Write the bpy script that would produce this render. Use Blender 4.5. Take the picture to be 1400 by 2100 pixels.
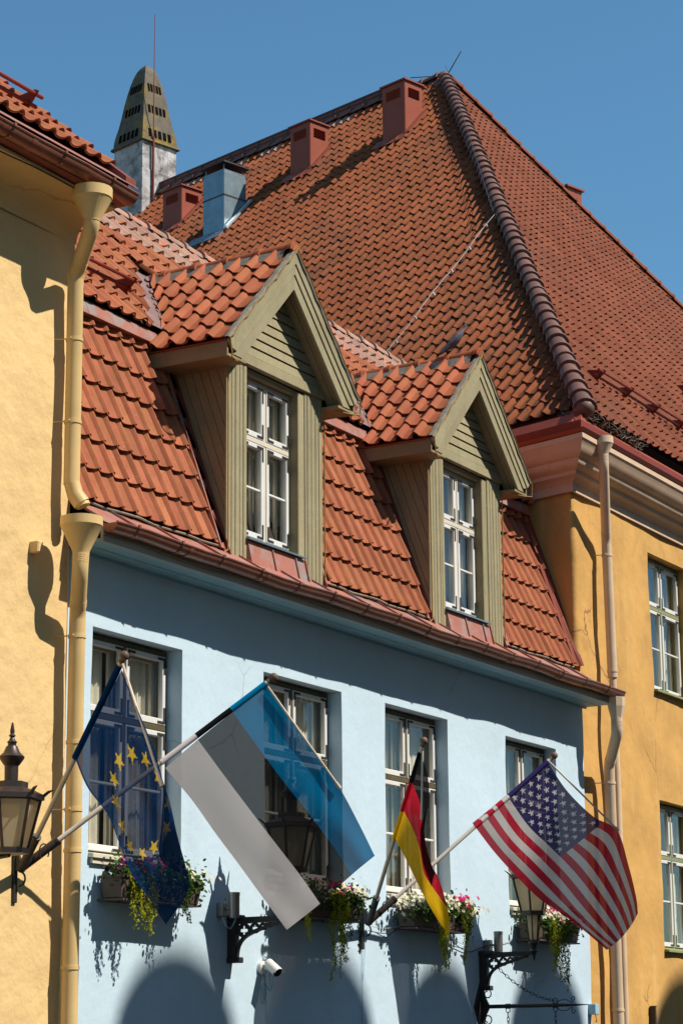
import bpy, math, random
from mathutils import Vector, Matrix, noise
random.seed(7)
for o in list(bpy.data.objects): bpy.data.objects.remove(o)
scene = bpy.context.scene
col = scene.collection
rad = math.radians

# ------------------------------------------------------------------ camera, sky, sun, exposure
FPX = 4750.0                       # focal length in pixels of the 1400x2100 photograph
PITCH, YAW, ROLL = rad(13.44), rad(29.66), rad(-0.48)
fw = Vector((math.cos(PITCH)*math.cos(YAW), math.cos(PITCH)*math.sin(YAW), math.sin(PITCH)))
r0 = Vector((math.sin(YAW), -math.cos(YAW), 0)); u0 = r0.cross(fw)
cr = r0*math.cos(ROLL) + u0*math.sin(ROLL); cu = u0*math.cos(ROLL) - r0*math.sin(ROLL)
CAM = Vector((-15.23, -11.032, 1.65))
cam = bpy.data.cameras.new('camera'); cob = bpy.data.objects.new('camera', cam); col.objects.link(cob)
cob.matrix_world = Matrix(((cr.x, cu.x, -fw.x, CAM.x), (cr.y, cu.y, -fw.y, CAM.y), (cr.z, cu.z, -fw.z, CAM.z), (0, 0, 0, 1)))
cam.sensor_fit = 'VERTICAL'; cam.sensor_height = 36.0; cam.lens = 36.0*FPX/2100.0
cam.clip_start = 0.1; cam.clip_end = 3000
scene.camera = cob

SUN = Vector((0.16, -0.62, 0.77)).normalized()          # towards the sun
w = bpy.data.worlds.new('World'); scene.world = w; w.use_nodes = True
nt = w.node_tree; bg = nt.nodes['Background']
sky = nt.nodes.new('ShaderNodeTexSky'); sky.sky_type = 'NISHITA'; sky.sun_disc = False
sky.sun_elevation = math.asin(SUN.z); sky.sun_rotation = math.atan2(SUN.x, SUN.y)
sky.air_density = 1.0; sky.dust_density = 0.35; sky.ozone_density = 5.0; sky.altitude = 50
tint = nt.nodes.new('ShaderNodeMix'); tint.data_type = 'RGBA'; tint.blend_type = 'MULTIPLY'; tint.inputs[0].default_value = 1.0; tint.inputs[7].default_value = (.78, 1.10, 1.06, 1)   # even white balance of the whole sky
nt.links.new(sky.outputs[0], tint.inputs[6]); nt.links.new(tint.outputs[2], bg.inputs[0]); bg.inputs[1].default_value = 0.095
sl = bpy.data.lights.new('sun', 'SUN'); sl.energy = 5.0; sl.angle = rad(0.53); sl.color = (1.0, 0.93, 0.82)
so = bpy.data.objects.new('sun', sl); col.objects.link(so); so.rotation_euler = SUN.to_track_quat('Z', 'Y').to_euler()
so.location = (0, -20, 40)
vs = scene.view_settings; vs.view_transform = 'Standard'; vs.look = 'None'; vs.exposure = 0.42; vs.gamma = 1.0; vs.use_curve_mapping = False

# ------------------------------------------------------------------ pixel -> place
def ray(a, b): return fw + cr*((a-700)/FPX) + cu*((1050-b)/FPX)
def on(a, b, axis, val):
    d = ray(a, b); return CAM + d*((val-CAM[axis])/d[axis])
def onplane(a, b, p, n):
    d = ray(a, b); return CAM + d*((p-CAM).dot(n)/d.dot(n))

# ------------------------------------------------------------------ materials
def nodes_of(name):
    m = bpy.data.materials.new(name); m.use_nodes = True
    return m, m.node_tree, m.node_tree.nodes['Principled BSDF']
def N(t, kind, **kw):
    n = t.nodes.new(kind)
    for k, v in kw.items(): setattr(n, k, v)
    return n
def mixc(t, fac, a, b, mode='MIX'):
    n = N(t, 'ShaderNodeMix', data_type='RGBA', blend_type=mode)
    for i, v in ((0, fac), (6, a), (7, b)):
        if hasattr(v, 'node'): t.links.new(v, n.inputs[i])
        elif i == 0: n.inputs[0].default_value = v
        else: n.inputs[i].default_value = (*v, 1)
    return n.outputs[2]
def ramp(t, fac, p0, p1):
    n = N(t, 'ShaderNodeMapRange'); t.links.new(fac, n.inputs[0])
    n.inputs[1].default_value = p0; n.inputs[2].default_value = p1
    return n.outputs[0]
def tex(t, pos, scale, detail=4, rough=.55, stretch=None, dist=0.0):
    n = N(t, 'ShaderNodeTexNoise'); n.inputs['Scale'].default_value = scale
    n.inputs['Detail'].default_value = detail; n.inputs['Roughness'].default_value = rough; n.inputs['Distortion'].default_value = dist
    if stretch:
        mp = N(t, 'ShaderNodeMapping'); mp.inputs['Scale'].default_value = stretch
        t.links.new(pos, mp.inputs[0]); pos = mp.outputs[0]
    t.links.new(pos, n.inputs['Vector']); return n.outputs[0]
def surf(name, c, rough=.8, blotch=(.75, 1.6, .5), blotch_scale=1.3, grain=(.88, 60), bump=(.25, 90, .004), bump2=None,
         dirt=None, rnd=0.0, streak=None, metal=0.0, spec=.2, pan=None, coat=0.0, crack=None):
    """procedural surface: colour c with blotches, grain, optional dirt spots / vertical streaks / per-piece variation"""
    m, t, p = nodes_of(name)
    geo = N(t, 'ShaderNodeNewGeometry'); pos = geo.outputs['Position']
    b = tex(t, pos, blotch_scale, 5, .6)
    out = mixc(t, ramp(t, b, .32, .68), tuple(x*blotch[0] for x in c), tuple(min(1, x*(2-blotch[0])) for x in c))
    g = tex(t, pos, grain[1], 3, .6)
    out = mixc(t, ramp(t, g, .3, .7), mixc(t, 1.0, out, (grain[0],)*3, 'MULTIPLY'), out)
    if streak:      # (colour, scale, lo, hi)
        s = tex(t, pos, streak[1], 4, .6, (1, 1, .08))
        out = mixc(t, ramp(t, s, streak[2], streak[3]), out, streak[0])
    if dirt:        # (colour, scale, lo, hi)
        for dd in (dirt if isinstance(dirt, list) else [dirt]):
            s = tex(t, pos, dd[1], 6, .68, None, .4)
            out = mixc(t, ramp(t, s, dd[2], dd[3]), out, dd[0])
    if crack:       # hairline cracks, only here and there: (colour, scale, mask lo)
        vo = N(t, 'ShaderNodeTexVoronoi', feature='DISTANCE_TO_EDGE'); vo.inputs['Scale'].default_value = crack[1]
        wn = N(t, 'ShaderNodeTexNoise'); wn.inputs['Scale'].default_value = 2.3; wn.inputs['Detail'].default_value = 6; t.links.new(pos, wn.inputs['Vector'])
        va = N(t, 'ShaderNodeVectorMath', operation='MULTIPLY_ADD'); t.links.new(wn.outputs['Color'], va.inputs[0]); va.inputs[1].default_value = (.38, .38, .38); t.links.new(pos, va.inputs[2]); t.links.new(va.outputs[0], vo.inputs['Vector'])
        ln = ramp(t, vo.outputs['Distance'], .006, .001); mk = ramp(t, tex(t, pos, .55, 2), crack[2], crack[2]+.06)
        mm = N(t, 'ShaderNodeMath', operation='MULTIPLY'); t.links.new(ln, mm.inputs[0]); t.links.new(mk, mm.inputs[1]); out = mixc(t, mm.outputs[0], out, crack[0])
    if pan:         # lichen and soot in the pan of each tile, shade beside the lit roll painted in: (colour, scale, lo, hi)
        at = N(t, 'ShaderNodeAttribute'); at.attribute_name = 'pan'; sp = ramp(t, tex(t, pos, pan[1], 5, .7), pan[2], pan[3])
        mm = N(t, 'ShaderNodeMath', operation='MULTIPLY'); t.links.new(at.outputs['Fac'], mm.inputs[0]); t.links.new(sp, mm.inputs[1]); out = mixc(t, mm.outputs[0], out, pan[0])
    if rnd:
        oi = N(t, 'ShaderNodeObjectInfo'); ad = N(t, 'ShaderNodeMath', operation='ADD')
        t.links.new(oi.outputs['Random'], ad.inputs[0]); t.links.new(geo.outputs['Random Per Island'], ad.inputs[1])
        fr = N(t, 'ShaderNodeMath', operation='FRACT'); t.links.new(ad.outputs[0], fr.inputs[0])
        hs = N(t, 'ShaderNodeHueSaturation')
        mr = N(t, 'ShaderNodeMapRange'); t.links.new(fr.outputs[0], mr.inputs[0]); mr.inputs[3].default_value = 1-rnd; mr.inputs[4].default_value = 1+rnd
        t.links.new(mr.outputs[0], hs.inputs['Value'])
        mu = N(t, 'ShaderNodeMath', operation='MULTIPLY'); t.links.new(fr.outputs[0], mu.inputs[0]); mu.inputs[1].default_value = 7.31
        f2 = N(t, 'ShaderNodeMath', operation='FRACT'); t.links.new(mu.outputs[0], f2.inputs[0])
        m2 = N(t, 'ShaderNodeMapRange'); t.links.new(f2.outputs[0], m2.inputs[0]); m2.inputs[3].default_value = .5-rnd*.035; m2.inputs[4].default_value = .5+rnd*.045
        t.links.new(m2.outputs[0], hs.inputs['Hue']); t.links.new(out, hs.inputs['Color']); out = hs.outputs[0]
    t.links.new(out, p.inputs['Base Color'])
    p.inputs['Roughness'].default_value = rough; p.inputs['Metallic'].default_value = metal
    p.inputs['Specular IOR Level'].default_value = spec
    if coat: p.inputs['Coat Weight'].default_value = coat
    if bump:
        h = tex(t, pos, bump[1], 5, .65)
        bn = N(t, 'ShaderNodeBump'); bn.inputs['Strength'].default_value = bump[0]; bn.inputs['Distance'].default_value = bump[2]
        t.links.new(h, bn.inputs['Height'])
        if bump2:
            h2 = tex(t, pos, bump2[1], 4, .5)
            b2 = N(t, 'ShaderNodeBump'); b2.inputs['Strength'].default_value = bump2[0]; b2.inputs['Distance'].default_value = bump2[2]
            t.links.new(h2, b2.inputs['Height']); t.links.new(bn.outputs[0], b2.inputs['Normal']); bn = b2
        t.links.new(bn.outputs[0], p.inputs['Normal'])
    return m
def glassmat(name, tint=(.9, .93, .92), body=None):
    m = bpy.data.materials.new(name); m.use_nodes = True; t = m.node_tree
    t.nodes.remove(t.nodes['Principled BSDF']); o = t.nodes['Material Output']
    tr = N(t, 'ShaderNodeBsdfTransparent'); tr.inputs[0].default_value = (*tint, 1)
    gl = N(t, 'ShaderNodeBsdfGlossy'); gl.inputs[0].default_value = (1, 1, 1, 1); gl.inputs[1].default_value = .02
    lw = N(t, 'ShaderNodeLayerWeight'); pw = N(t, 'ShaderNodeMath', operation='POWER'); t.links.new(lw.outputs['Facing'], pw.inputs[0]); pw.inputs[1].default_value = 4.5
    fr = N(t, 'ShaderNodeMath', operation='MULTIPLY_ADD'); t.links.new(pw.outputs[0], fr.inputs[0]); fr.inputs[1].default_value = .94; fr.inputs[2].default_value = .05
    geo = N(t, 'ShaderNodeNewGeometry'); nz = tex(t, geo.outputs['Position'], 3.0, 2)
    bn = N(t, 'ShaderNodeBump'); bn.inputs['Strength'].default_value = .12; bn.inputs['Distance'].default_value = .01
    t.links.new(nz, bn.inputs['Height']); t.links.new(bn.outputs[0], gl.inputs['Normal'])
    mx = N(t, 'ShaderNodeMixShader'); t.links.new(fr.outputs[0], mx.inputs[0]); t.links.new(tr.outputs[0], mx.inputs[1]); t.links.new(gl.outputs[0], mx.inputs[2])
    last = mx
    if body:      # frosted: (colour, weight)
        df = N(t, 'ShaderNodeBsdfDiffuse'); df.inputs[0].default_value = (*body[0], 1)
        tl = N(t, 'ShaderNodeBsdfTranslucent'); tl.inputs[0].default_value = (*body[0], 1)
        m1 = N(t, 'ShaderNodeMixShader'); m1.inputs[0].default_value = .6; t.links.new(df.outputs[0], m1.inputs[1]); t.links.new(tl.outputs[0], m1.inputs[2])
        m3 = N(t, 'ShaderNodeMixShader'); m3.inputs[0].default_value = body[1]; t.links.new(mx.outputs[0], m3.inputs[1]); t.links.new(m1.outputs[0], m3.inputs[2]); last = m3
    t.links.new(last.outputs[0], o.inputs[0]); return m
def flagmat(name, clear, trans):
    m = bpy.data.materials.new(name); m.use_nodes = True; t = m.node_tree
    t.nodes.remove(t.nodes['Principled BSDF']); o = t.nodes['Material Output']
    vc = N(t, 'ShaderNodeVertexColor'); vc.layer_name = 'print'
    geo = N(t, 'ShaderNodeNewGeometry')
    df = N(t, 'ShaderNodeBsdfDiffuse'); tl = N(t, 'ShaderNodeBsdfTranslucent'); tp = N(t, 'ShaderNodeBsdfTransparent')
    cl = mixc(t, .55, (1, 1, 1), vc.outputs[0])
    wv = tex(t, geo.outputs['Position'], 260, 2)
    c2 = mixc(t, ramp(t, wv, .3, .7), mixc(t, 1.0, vc.outputs[0], (.86,)*3, 'MULTIPLY'), vc.outputs[0])
    t.links.new(c2, df.inputs[0]); t.links.new(c2, tl.inputs[0]); t.links.new(cl, tp.inputs[0])
    a = N(t, 'ShaderNodeMixShader'); a.inputs[0].default_value = trans; t.links.new(df.outputs[0], a.inputs[1]); t.links.new(tl.outputs[0], a.inputs[2])
    b = N(t, 'ShaderNodeMixShader'); t.links.new(vc.outputs['Alpha'], b.inputs[0]); t.links.new(a.outputs[0], b.inputs[1]); t.links.new(tp.outputs[0], b.inputs[2])
    t.links.new(b.outputs[0], o.inputs[0]); return m
def leafmat(name, c, tr=.35, var=.3):
    m = bpy.data.materials.new(name); m.use_nodes = True; t = m.node_tree
    t.nodes.remove(t.nodes['Principled BSDF']); o = t.nodes['Material Output']
    geo = N(t, 'ShaderNodeNewGeometry')
    cc = mixc(t, geo.outputs['Random Per Island'], tuple(x*(1-var) for x in c), tuple(min(1, x*(1+var)) for x in c))
    df = N(t, 'ShaderNodeBsdfDiffuse'); tl = N(t, 'ShaderNodeBsdfTranslucent'); t.links.new(cc, df.inputs[0]); t.links.new(cc, tl.inputs[0])
    a = N(t, 'ShaderNodeMixShader'); a.inputs[0].default_value = tr; t.links.new(df.outputs[0], a.inputs[1]); t.links.new(tl.outputs[0], a.inputs[2])
    t.links.new(a.outputs[0], o.inputs[0]); return m

MT = {}
MT['blue'] = surf('blue_plaster', (.49, .62, .71), .88, (.95, 0, 0), .8, (.95, 40), (.35, 120, .004), (.5, 7, .012), dirt=[((.41, .52, .60), 2.2, .60, .9), ((.36, .43, .48), 16, .70, .78)], streak=((.42, .53, .60), 2.2, .58, .9), crack=((.36, .45, .51), .4, .56))
MT['greyboard'] = surf('grey_painted_board', (.42, .40, .37), .7, (.9, 0, 0), 3, (.92, 50), (.15, 60, .003))
MT['blue_wood'] = surf('blue_painted_boards', (.26, .47, .56), .6, (.92, 0, 0), 2, (.93, 50), (.15, 60, .003))
MT['yellow'] = surf('pale_yellow_plaster', (.68, .475, .22), .88, (.93, 0, 0), 1.6, (.94, 45), (.3, 90, .004), (.75, 5, .03), dirt=((.52, .365, .17), 3.5, .64, .95), crack=((.4, .28, .14), .35, .56))
MT['yellow_pipe'] = surf('yellow_painted_metal', (.63, .44, .195), .45, (.93, 0, 0), 3, (.95, 80), (.08, 60, .002), dirt=((.5, .35, .14), 9, .66, .9))
MT['ochre'] = surf('ochre_plaster', (.55, .315, .098), .9, (.86, 0, 0), 1.4, (.93, 50), (.3, 100, .004), (.55, 6, .02),
                   dirt=[((.34, .18, .06), 2.4, .56, .92), ((.66, .45, .19), 1.7, .60, .9)], streak=((.64, .43, .17), 3.0, .58, .82), crack=((.28, .15, .06), .4, .56))
MT['cream_pipe'] = surf('cream_painted_metal', (.62, .47, .33), .45, (.92, 0, 0), 3, (.95, 80), (.08, 60, .002), dirt=((.25, .17, .11), 12, .68, .85))
MT['cornice'] = surf('cream_cornice_plaster', (.58, .42, .30), .85, (.9, 0, 0), 2.5, (.94, 60), (.25, 80, .003), dirt=((.30, .21, .15), 5, .6, .9))
MT['tile'] = surf('orange_clay_tile', (.335, .115, .058), .78, (.84, 0, 0), 4, (.82, 70), (.35, 160, .002), rnd=.12, streak=((.29, .085, .045), 14, .52, .75), dirt=[((.20, .07, .045), 12, .60, .8), ((.42, .19, .12), 6, .62, .8)], spec=.08)
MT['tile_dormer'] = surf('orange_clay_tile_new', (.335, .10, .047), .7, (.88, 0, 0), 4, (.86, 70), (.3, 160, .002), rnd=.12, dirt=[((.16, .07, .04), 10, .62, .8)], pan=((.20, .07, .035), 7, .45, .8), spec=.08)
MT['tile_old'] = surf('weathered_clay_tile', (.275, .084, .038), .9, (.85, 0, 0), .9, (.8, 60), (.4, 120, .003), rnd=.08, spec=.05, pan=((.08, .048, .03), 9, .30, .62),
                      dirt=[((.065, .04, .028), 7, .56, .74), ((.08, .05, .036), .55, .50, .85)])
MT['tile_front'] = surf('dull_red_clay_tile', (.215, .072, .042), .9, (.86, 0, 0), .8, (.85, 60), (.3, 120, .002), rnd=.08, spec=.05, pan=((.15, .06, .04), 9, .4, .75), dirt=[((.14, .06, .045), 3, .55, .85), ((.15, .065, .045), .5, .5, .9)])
MT['tile_lime'] = surf('lime_washed_tile', (.33, .21, .165), .9, (.85, 0, 0), 5, (.85, 60), (.4, 100, .003), rnd=.15, dirt=((.42, .16, .09), 9, .5, .62))
MT['hip'] = surf('dark_glazed_hip_tile', (.15, .068, .05), .6, (.85, 0, 0), 3, (.85, 60), (.2, 90, .002), rnd=.15, dirt=((.22, .17, .14), 9, .62, .8), spec=.5)
MT['under'] = surf('roof_underlay', (.07, .035, .025), .95)
MT['olive'] = surf('olive_painted_wood', (.315, .275, .165), .7, (.9, 0, 0), 3, (.85, 35), (.3, 60, .003), rnd=.07, streak=((.21, .185, .11), 12, .55, .8), dirt=[((.085, .07, .04), 30, .64, .74), ((.22, .20, .14), 3, .58, .85)])
MT['olive_side'] = surf('brown_olive_cladding', (.27, .215, .12), .75, (.88, 0, 0), 3, (.85, 35), (.3, 60, .003), rnd=.08, dirt=((.085, .06, .035), 24, .66, .76))  # browner, darker olive for cheeks, soffits and linings
MT['redmetal'] = surf('red_painted_sheet', (.28, .066, .037), .5, (.9, 0, 0), 2, (.94, 60), (.06, 30, .003), dirt=((.22, .06, .04), 8, .64, .9))
MT['redrail'] = surf('oxide_red_steel', (.20, .035, .02), .5, (.9, 0, 0), 2, (.94, 60), None)
MT['copper'] = surf('copper_brown_gutter', (.28, .105, .065), .35, (.85, 0, 0), 4, (.9, 60), (.1, 25, .004), dirt=((.36, .19, .14), 7, .55, .85), metal=.35, spec=.5)
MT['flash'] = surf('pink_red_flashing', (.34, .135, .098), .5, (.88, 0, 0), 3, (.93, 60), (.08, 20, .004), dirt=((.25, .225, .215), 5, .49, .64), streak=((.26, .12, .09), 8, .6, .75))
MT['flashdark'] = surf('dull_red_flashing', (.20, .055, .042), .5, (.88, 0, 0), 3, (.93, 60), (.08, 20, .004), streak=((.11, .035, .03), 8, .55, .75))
MT['valley'] = surf('grey_purple_valley_sheet', (.27, .18, .165), .4, (.85, 0, 0), 4, (.9, 60), (.1, 20, .004), dirt=((.36, .29, .27), 8, .55, .8), metal=.3)
MT['white'] = surf('white_window_paint', (.64, .63, .61), .5, (.95, 0, 0), 3, (.95, 60), (.08, 60, .002), dirt=((.42, .40, .36), 16, .68, .85))
MT['cream'] = surf('cream_window_paint', (.60, .55, .44), .5, (.95, 0, 0), 3, (.95, 60), (.08, 60, .002))
MT['olive_frame'] = surf('dark_olive_frame', (.10, .085, .04), .6, (.9, 0, 0), 4, (.9, 60), (.1, 60, .002))
MT['green_frame'] = surf('sage_green_frame', (.24, .27, .13), .6, (.9, 0, 0), 4, (.9, 60), (.1, 60, .002))
MT['hinge'] = surf('black_iron_hinge', (.035, .032, .03), .6, bump=None)
MT['iron'] = surf('black_cast_iron', (.022, .019, .017), .55, (.8, 0, 0), 9, (.8, 60), (.2, 50, .003), spec=.5)
MT['bronze'] = surf('brown_lantern_metal', (.05, .033, .027), .42, (.85, 0, 0), 9, (.85, 60), (.12, 50, .002), metal=.3, spec=.5)
MT['steel'] = surf('brushed_steel', (.30, .28, .26), .4, (.9, 0, 0), 9, (.9, 60), None, metal=.7)
MT['zinc'] = surf('galvanised_sheet', (.24, .31, .35), .38, (.85, 0, 0), 5, (.9, 90), (.1, 40, .002), metal=.6, dirt=((.2, .24, .27), 4, .6, .9))
MT['darkmetal'] = surf('dark_cap_sheet', (.07, .068, .07), .45, bump=None, metal=.4)
MT['lead'] = surf('bright_lead_flashing', (.62, .62, .62), .35, (.85, 0, 0), 6, (.9, 60), (.15, 25, .004), metal=.6)
MT['rendered'] = surf('peeling_white_render', (.50, .47, .45), .9, (.7, 0, 0), 1.6, (.8, 50), (.4, 60, .006), dirt=[((.12, .10, .095), 2.4, .47, .66), ((.26, .19, .14), 6, .6, .8)], streak=((.17, .145, .14), 6, .54, .75))
MT['stone'] = surf('lichen_stone', (.135, .112, .083), .95, (.75, 0, 0), 3, (.8, 40), (.5, 45, .01), dirt=[((.07, .058, .045), 4, .54, .72), ((.25, .165, .025), 1.7, .52, .66)])
MT['glass'] = glassmat('window_glass')
MT['frost'] = glassmat('seedy_lantern_glass', (.9, .85, .7), ((.80, .69, .48), .85))
MT['curtain'] = surf('cream_curtain', (.78, .71, .58), .9, (.9, 0, 0), 3, (.92, 90), None)
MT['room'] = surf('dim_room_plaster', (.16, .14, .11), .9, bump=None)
MT['pole'] = surf('pale_painted_pole', (.56, .50, .43), .5, (.9, 0, 0), 6, (.92, 60), (.06, 80, .001))
MT['ball'] = surf('dark_wood_ball', (.16, .10, .07), .5, bump=None)
MT['rod'] = surf('pale_rod', (.62, .54, .44), .45, bump=None)
MT['boxclay'] = surf('brown_planter', (.10, .072, .06), .6, (.9, 0, 0), 4, (.93, 60), None)
MT['camwhite'] = surf('white_plastic', (.72, .69, .64), .4, bump=None)
MT['black'] = surf('black_plastic', (.012, .012, .014), .25, bump=None, spec=.6)
MT['slot_black'] = surf('matt_slot_black', (.008, .007, .006), 1.0, bump=None, spec=0.0)
MT['wireblue'] = surf('blue_painted_cable', (.25, .40, .50), .5, bump=None)
MT['wireblack'] = surf('black_cable', (.025, .025, .028), .6, bump=None)
MT['wirewhite'] = surf('white_conductor', (.45, .43, .41), .5, bump=None)
MT['wirebrown'] = surf('brown_heating_cable', (.30, .19, .06), .5, bump=None)
MT['wiregrey'] = surf('grey_cable', (.24, .20, .15), .6, bump=None)
MT['junction'] = surf('blue_box_paint', (.28, .44, .54), .5, bump=None)
MT['cobble'] = surf('grey_cobbles', (.14, .13, .12), .9, (.8, 0, 0), .6, (.8, 9), (.8, 7, .03))
MT['opp'] = surf('warm_grey_plaster', (.27, .24, .20), .9, (.92, 0, 0), .6, (.95, 30), (.3, 60, .004))
MT['nest'] = surf('dry_straw', (.30, .26, .21), .95)
MT['beak'] = surf('dark_beak', (.05, .04, .04), .5, bump=None)
MT['pigeon'] = surf('pigeon_grey', (.12, .115, .135), .7, (.6, 0, 0), 14, (.9, 90), None, dirt=((.10, .05, .11), 12, .55, .7))
MT['sage_lichen'] = surf('grey_mortar_edge', (.23, .215, .175), .95, (.75, 0, 0), 12, (.8, 60), (.5, 60, .006))
MT['leaf'] = leafmat('green_leaves', (.055, .11, .022))
MT['lime'] = leafmat('lime_trailing_leaves', (.32, .33, .02), .45)
MT['petalw'] = leafmat('white_petals', (.72, .68, .52), .3, .12)
MT['petalp'] = leafmat('pink_petals', (.62, .04, .20), .35, .3)
MT['petald'] = leafmat('dark_red_petals', (.20, .012, .05), .3, .3)
MT['petalv'] = leafmat('violet_petals', (.055, .012, .06), .3, .3)

# ------------------------------------------------------------------ mesh helpers
class MB:
    def __init__(s): s.v = []; s.f = []; s.smooth = False
    def quadstrip(s, rings, closed=False, smooth=False):
        base = len(s.v); n = len(rings[0])
        for r in rings: s.v += [tuple(p) for p in r]
        for i in range(len(rings)-1):
            for j in range(n if closed else n-1):
                k = (j+1) % n
                s.f.append((base+i*n+j, base+i*n+k, base+(i+1)*n+k, base+(i+1)*n+j))
        return base
    def poly(s, pts):
        b = len(s.v); s.v += [tuple(p) for p in pts]; s.f.append(tuple(range(b, b+len(pts)))); return s
    def box(s, x0, x1, y0, y1, z0, z1):
        return s.hexa([(x0, y0, z0), (x1, y0, z0), (x1, y1, z0), (x0, y1, z0), (x0, y0, z1), (x1, y0, z1), (x1, y1, z1), (x0, y1, z1)])
    def hexa(s, p):
        b = len(s.v); s.v += [tuple(q) for q in p]
        for f in ((0, 3, 2, 1), (4, 5, 6, 7), (0, 1, 5, 4), (1, 2, 6, 5), (2, 3, 7, 6), (3, 0, 4, 7)): s.f.append(tuple(b+i for i in f))
        return s
    def obox(s, c, ax, ay, az):      # centre + half axis vectors
        c, ax, ay, az = map(Vector, (c, ax, ay, az))
        return s.hexa([c-ax-ay-az, c+ax-ay-az, c+ax+ay-az, c-ax+ay-az, c-ax-ay+az, c+ax-ay+az, c+ax+ay+az, c-ax+ay+az])
    def prism(s, pts, vec):          # polygon extruded along vec
        n = len(pts); b = len(s.v); vec = Vector(vec); pts = [Vector(p) for p in pts]
        s.v += [tuple(p) for p in pts] + [tuple(p+vec) for p in pts]
        s.f.append(tuple(b+i for i in range(n-1, -1, -1))); s.f.append(tuple(b+n+i for i in range(n)))
        for i in range(n):
            k = (i+1) % n; s.f.append((b+i, b+k, b+n+k, b+n+i))
        return s
    def tube(s, pts, r, n=8, cap=True):
        pts = [Vector(p) for p in pts]; rs = r if isinstance(r, (list, tuple)) else [r]*len(pts); rings = []
        t0 = (pts[1]-pts[0]).normalized(); up = Vector((0, 0, 1)) if abs(t0.z) < .9 else Vector((1, 0, 0))
        a = t0.cross(up).normalized()
        for i, p in enumerate(pts):
            t = (pts[min(i+1, len(pts)-1)]-pts[max(i-1, 0)]).normalized()
            a = (a - t*a.dot(t)).normalized(); b = t.cross(a)
            rings.append([p + (a*math.cos(2*math.pi*k/n)+b*math.sin(2*math.pi*k/n))*rs[i] for k in range(n)])
        base = s.quadstrip(rings, True)
        if cap:
            s.f.append(tuple(base+k for k in range(n-1, -1, -1))); e = base+(len(pts)-1)*n; s.f.append(tuple(e+k for k in range(n)))
        return s
    def lathe(s, c, prof, n=16, rot=0.0, cap=True):   # prof: (radius, z)
        c = Vector(c); rings = [[c+Vector((r*math.cos(rot+2*math.pi*k/n), r*math.sin(rot+2*math.pi*k/n), z)) for k in range(n)] for r, z in prof]
        b = s.quadstrip(rings, True)
        if cap:
            s.f.append(tuple(b+k for k in range(n-1, -1, -1))); e = b+(len(prof)-1)*n; s.f.append(tuple(e+k for k in range(n)))
        return s
    def sphere(s, c, r, n=10, m=6, sc=(1, 1, 1)):
        c = Vector(c)
        prof = [(math.sin(math.pi*i/m), -math.cos(math.pi*i/m)) for i in range(m+1)]
        rings = [[c+Vector((max(q, 1e-4)*r*sc[0]*math.cos(2*math.pi*k/n), max(q, 1e-4)*r*sc[1]*math.sin(2*math.pi*k/n), z*r*sc[2])) for k in range(n)] for q, z in prof]
        s.quadstrip(rings, True); return s
    def mesh(s, name, mat, smooth=None):
        me = bpy.data.meshes.new(name); me.from_pydata(s.v, [], s.f); me.update()
        if isinstance(mat, str): mat = MT[mat]
        if mat: me.materials.append(mat)
        if s.smooth if smooth is None else smooth:
            me.polygons.foreach_set('use_smooth', [True]*len(me.polygons))
            try: me.set_sharp_from_angle(angle=rad(38))
            except Exception: pass
        return me
    def build(s, name, mat, parent=None, smooth=None):
        return link(name, s.mesh(name, mat, smooth), parent)
def link(name, me, parent=None):
    o = bpy.data.objects.new(name, me); col.objects.link(o)
    if parent: o.parent = parent; o.matrix_parent_inverse = Matrix.Identity(4) if parent.matrix_basis == Matrix.Identity(4) else parent.matrix_basis.inverted()
    return o
def tag(o, label, cat, group=None, kind=None):
    if label: o['label'] = label
    if cat: o['category'] = cat
    if group: o['group'] = group
    if kind: o['kind'] = kind
    return o
def thing(name, label, cat, loc, group=None):
    o = bpy.data.objects.new(name, None); col.objects.link(o); o.location = loc; o.empty_display_size = .2
    bpy.context.view_layer.update() if False else None
    o.matrix_basis = Matrix.Translation(Vector(loc))
    return tag(o, label, cat, group)
def clip(poly, p, n):                # convex 2D polygon, keep (q-p).n <= 0
    out = []
    for i in range(len(poly)):
        a, b = poly[i], poly[(i+1) % len(poly)]
        da = (a[0]-p[0])*n[0]+(a[1]-p[1])*n[1]; db = (b[0]-p[0])*n[0]+(b[1]-p[1])*n[1]
        if da <= 0: out.append(a)
        if (da < 0 < db) or (db < 0 < da):
            k = da/(da-db); out.append((a[0]+(b[0]-a[0])*k, a[1]+(b[1]-a[1])*k))
    return out
def bevel(o, w=.006, seg=1):
    m = o.modifiers.new('edge', 'BEVEL'); m.width = w; m.segments = seg; m.limit_method = 'ANGLE'; m.angle_limit = rad(40); return o
def fb(x, y, z, s=1.0, oct=3):
    return noise.fractal(Vector((x*s, y*s, z*s)), 1.0, 2.0, oct)

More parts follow.
